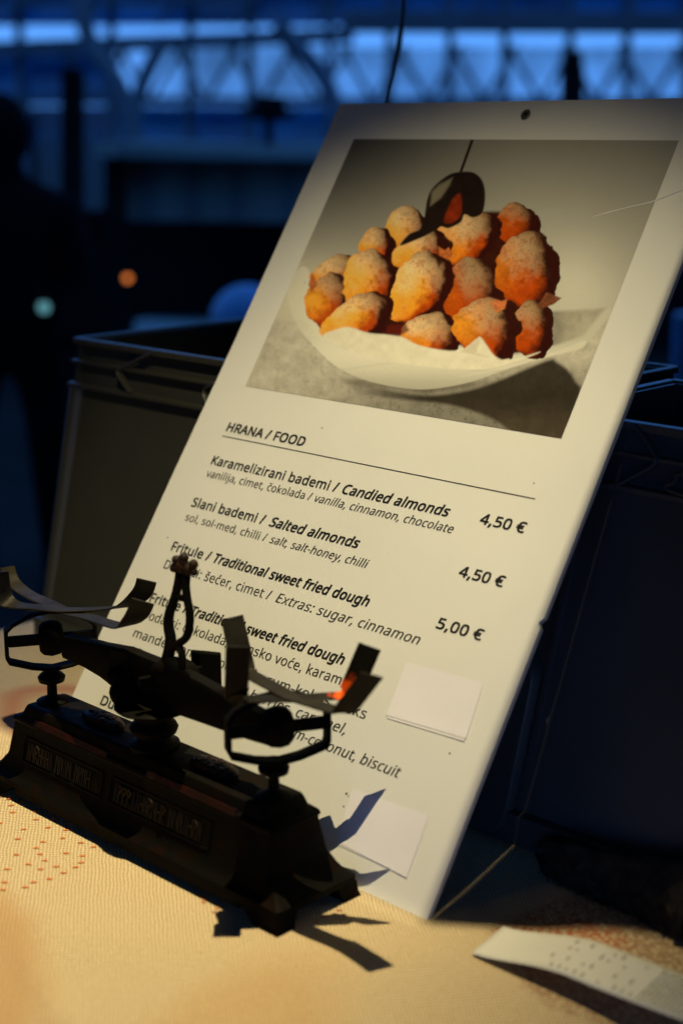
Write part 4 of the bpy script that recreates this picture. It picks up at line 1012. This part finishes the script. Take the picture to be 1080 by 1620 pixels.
# ------------------------------------------------------------ crates behind the board
def crate(name, label, o2, a2, b2, la, lb, h, mt, inset, insb, dirs):
    """o2: near bottom corner (u,t); a2, b2: unit directions of the two visible walls"""
    O = W(*o2, 0); a = U * a2[0] + T * a2[1]; b_ = U * b2[0] + T * b2[1]
    cr = thing(name, label, 'crate', O, ROT, 'plastic crates behind the menu board')
    def pt(x, y, z, out=0.0):
        k = inset * z / h                        # walls lean in towards the top
        kb = insb * z / h
        xx = k + (la - 2 * k) * x; yy = kb + (lb - 2 * kb) * y
        return O + a * xx + b_ * yy + Z * z
    def wallpt(side, x, z, out=0.0):
        if side == 0: p = pt(x, 0, z); n_ = -b_
        elif side == 1: p = pt(0, x, z); n_ = -a
        elif side == 2: p = pt(x, 1, z); n_ = b_
        else: p = pt(1, x, z); n_ = a
        return p + n_ * out
    zr = h - .046
    for sd in range(4):
        m_ = MB(); th = .004
        if sd in (1, 3): x0, x1 = .012, .988
        else: x0, x1 = 0, 1
        m_.hexa([wallpt(sd, x0, .006, 0), wallpt(sd, x1, .006, 0), wallpt(sd, x1, .006, -th), wallpt(sd, x0, .006, -th)],
                [wallpt(sd, x0, h - .002, -.006), wallpt(sd, x1, h - .002, -.006), wallpt(sd, x1, h - .002, -.010), wallpt(sd, x0, h - .002, -.010)])
        m_.build('wall', mt, cr)
        for (z, o_, hh) in ((h - .003, .002, .006), (h - .023, .001, .003), (zr, .002, .004), (.012, .005, .024)):
            m_ = MB(); x_ = 0 if sd in (0, 2) else .006
            p0 = wallpt(sd, x_, z, -.002 + o_ / 2); p1 = wallpt(sd, 1 - x_, z, -.002 + o_ / 2)
            m_.bar(p0, p1, .006 + o_, hh); m_.build('rim_rib' if z > .1 else 'foot_band', mt, cr, bevel=.0008)
        if sd in dirs:
            for arc in dirs[sd]:
                m_ = MB(); m_.ribbon(spline([wallpt(sd, x, zr + k * .046, .001) for x, k in arc], 5), (wallpt(sd, .5, zr, 1) - wallpt(sd, .5, zr)).normalized(), .007, .0020); m_.build('curved_rib', mt, cr)
        for k in range(1, 6):                     # fine vertical stiffeners
            pass
    # rounded corner posts
    for (x, y) in ((0, 0), (1, 0), (0, 1), (1, 1)):
        m_ = MB(); sx_, sy_ = (.008 if x == 0 else -.008), (.008 if y == 0 else -.008)
        m_.tube([pt(x, y, .002) + a * sx_ + b_ * sy_, pt(x, y, zr) + a * sx_ + b_ * sy_], .0105, 12); m_.build('corner_post', mt, cr, smooth=50)
    m_ = MB(); q = [pt(0, 0, .004), pt(1, 0, .004), pt(1, 1, .004), pt(0, 1, .004)]; m_.hexa(q, [v + Z * .004 for v in q]); m_.build('bottom', mt, cr)
    return cr
arcsA = [[(.24, .97), (.17, .62), (.145, .42), (.185, .06)], [(.48, .80), (.41, .55), (.38, .35), (.40, .02)], [(.80, .95), (.72, .5), (.80, .05)]]
crate('storage_crate', 'olive grey plastic crate with a ribbed rim, left of the menu board', (-.667, -.160), (1, 0), (0, -1), .56, .36, .305, M_crate, .012, .055, {0: arcsA})
arcsB = [[(.165, .95), (.20, .6), (.205, .45), (.19, .3), (.155, .02)], [(.29, .96), (.28, .7), (.265, .48)], [(.42, .42), (.26, .38), (.24, .25), (.245, .08), (.42, .05)], [(.60, .96), (.54, .6), (.53, .4), (.58, .05)]]
crB = crate('storage_crate', 'dark blue grey plastic crate with a ribbed rim, right of the menu board', (-.095, -.128), (1, 0), (0, -1), .56, .36, .305, M_crateb, .012, .088, {0: arcsB})

def rr_pad(u0, u1, z0, z1, out, name):
    f = lambda u, z, o_: W(u, -.128 - .088 * z / .305 + o_, z)
    r_ = .02; pts = []
    for (cu, cz, a0) in ((u1 - r_, z1 - r_, 0), (u0 + r_, z1 - r_, 90), (u0 + r_, z0 + r_, 180), (u1 - r_, z0 + r_, 270)):
        for k in range(6):
            a = R(a0 + 18 * k); pts.append((cu + r_ * math.cos(a), cz + r_ * math.sin(a)))
    m_ = MB(); m_.loft([[f(u, z, -.001) for u, z in pts], [f(u, z, out * .7) for u, z in pts], [f(u + (-.002 if u > (u0 + u1) / 2 else .002), z + (-.002 if z > (z0 + z1) / 2 else .002), out) for u, z in pts]]); m_.build(name, M_crateb, crB, smooth=40)
rr_pad(-.094, -.032, .004, .135, .010, 'corner_foot')
m_ = MB(); m_.bar(W(-.028, -.131, .004), W(-.028, -.205, .258), .004, .006, T); m_.build('side_rib', M_crateb, crB)
# ------------------------------------------------------------ straw mat, hanging cable, stall lamps with added light-cutting shades
sm = thing('straw_mat', 'folded straw mat with a frayed edge in the shadow beside the right crate', 'mat', W(.06, -.11, 0), ROT)
b = MB()
def mpt(a, c_):
    fl = (.022 + .115 * a, -.098 + .010 * a, .016 + .006 * math.sin(a * 9)); bk = (-.004 + .20 * a, -.122 - .004 * a, .006 + .060 * a)
    return tuple(p_ * (1 - c_) + q_ * c_ for p_, q_ in zip(fl, bk))
rows = []
for j in range(9):
    rows.append([W(mpt(i / 30, j / 8)[0], mpt(i / 30, j / 8)[1], mpt(i / 30, j / 8)[2] + .010 * math.sin(math.pi * j / 8) + .0015 * math.sin(i * 1.3)) for i in range(31)])
b.v = [v for r_ in rows for v in r_] + [Vector((v.x, v.y, TZ + .0035)) for r_ in rows for v in r_]; n0 = 9 * 31
for j in range(8):
    for i in range(30):
        k = j * 31 + i; b.f.append((k, k + 1, k + 32, k + 31)); b.f.append((n0 + k + 31, n0 + k + 32, n0 + k + 1, n0 + k))
for i in range(30): b.f.append((i + 1, i, n0 + i, n0 + i + 1))
b.mi = [0] * len(b.f); b.build('woven_sheet', M_mat, sm, smooth=60)
b = MB()
for i in range(420):
    a = random.random(); u, t, z = mpt(a, random.uniform(-.03, .06)); z = random.uniform(.002, z + .004)
    d = Vector((random.uniform(-1, 1), random.uniform(-1, 1), random.uniform(-.2, .7))).normalized() * random.uniform(.003, .007)
    p = W(u, t, z); b.tube([p, p + d], [.0009, .0003], 4)
b.build('frayed_fibres', M_mat, sm)['kind'] = 'stuff'

cbl = MB(); cbl.tube(spline([P(640, -330, 1.62), P(639, -40, 1.62), P(634, 50, 1.62), P(623, 110, 1.62), P(610, 165, 1.62), P(588, 260, 1.62), P(585, 420, 1.62)]), .0028, 8)
pe = P(585, 420, 1.62)
cbl.tube([pe + Z * .002, Vector((pe.x, pe.y, TZ + .10))], .0028, 8)
props(cbl.build('hanging_cable', M_cable, loc=pe, smooth=60), 'thin black cable hanging down behind the top of the menu board', 'cable')

def shade(name, L, corners, near, far, label, mid=None):
    """added unseen shade, its mouth shaped to cut light to the listed world points"""
    o = thing(name, label, 'lamp', L)
    ring1 = []
    for c in corners:
        d = Vector(c) - L
        ring1.append(L + d * (far / -d.z))
    cen = sum((v for v in ring1), Vector()) / len(ring1) if mid is None else L + (Vector(mid) - L) * (far / (L.z - mid.z))
    dc = (cen - L).normalized()
    b = MB(); n_ = len(corners)
    up = [L - dc * near + (v - cen) * .16 for v in ring1]
    b.v = [Vector(v) for v in up] + [Vector(v) for v in ring1]
    b.f = [(i, (i + 1) % n_, (i + 1) % n_ + n_, i + n_) for i in range(n_)] + [tuple(range(n_))]; b.mi = [0] * len(b.f)
    s = b.build('light_cutting_shade', M_lampshade, o)  # added out of view, shaped so the lamp's light stops at the given edges
    b = MB(); b.tube([L + Z * .03, Vector((L.x, L.y, CZ))], .004, 8); b.build('cord', M_cable, o)
    b = MB(); b.lathe(L + Z * .012, [(0, .010), (.01, .016), (.022, .014)], 12); b.build('socket', M_lampshade, o)
    return o
if True:
    shade('board_lamp', LA, [BD(-.80, -.010), BD(-.0022, -.010), BD(-.0022, .60), BD(-.0022, .80), BD(-.80, .80)], .05, .30, 'unseen stall lamp with an added black shade shaped to cut its light to the menu board')
    shade('table_lamp', LB, [W(-.72, .0035, 0), W(.004, .0035, 0), W(.27, -.192, 0), W(.45, -.325, 0), W(.50, .40, 0), W(-.72, .40, 0)], .04, .26, 'unseen stall lamp with an added black shade shaped to cut its light to the tablecloth', W(-.02, .16, 0))
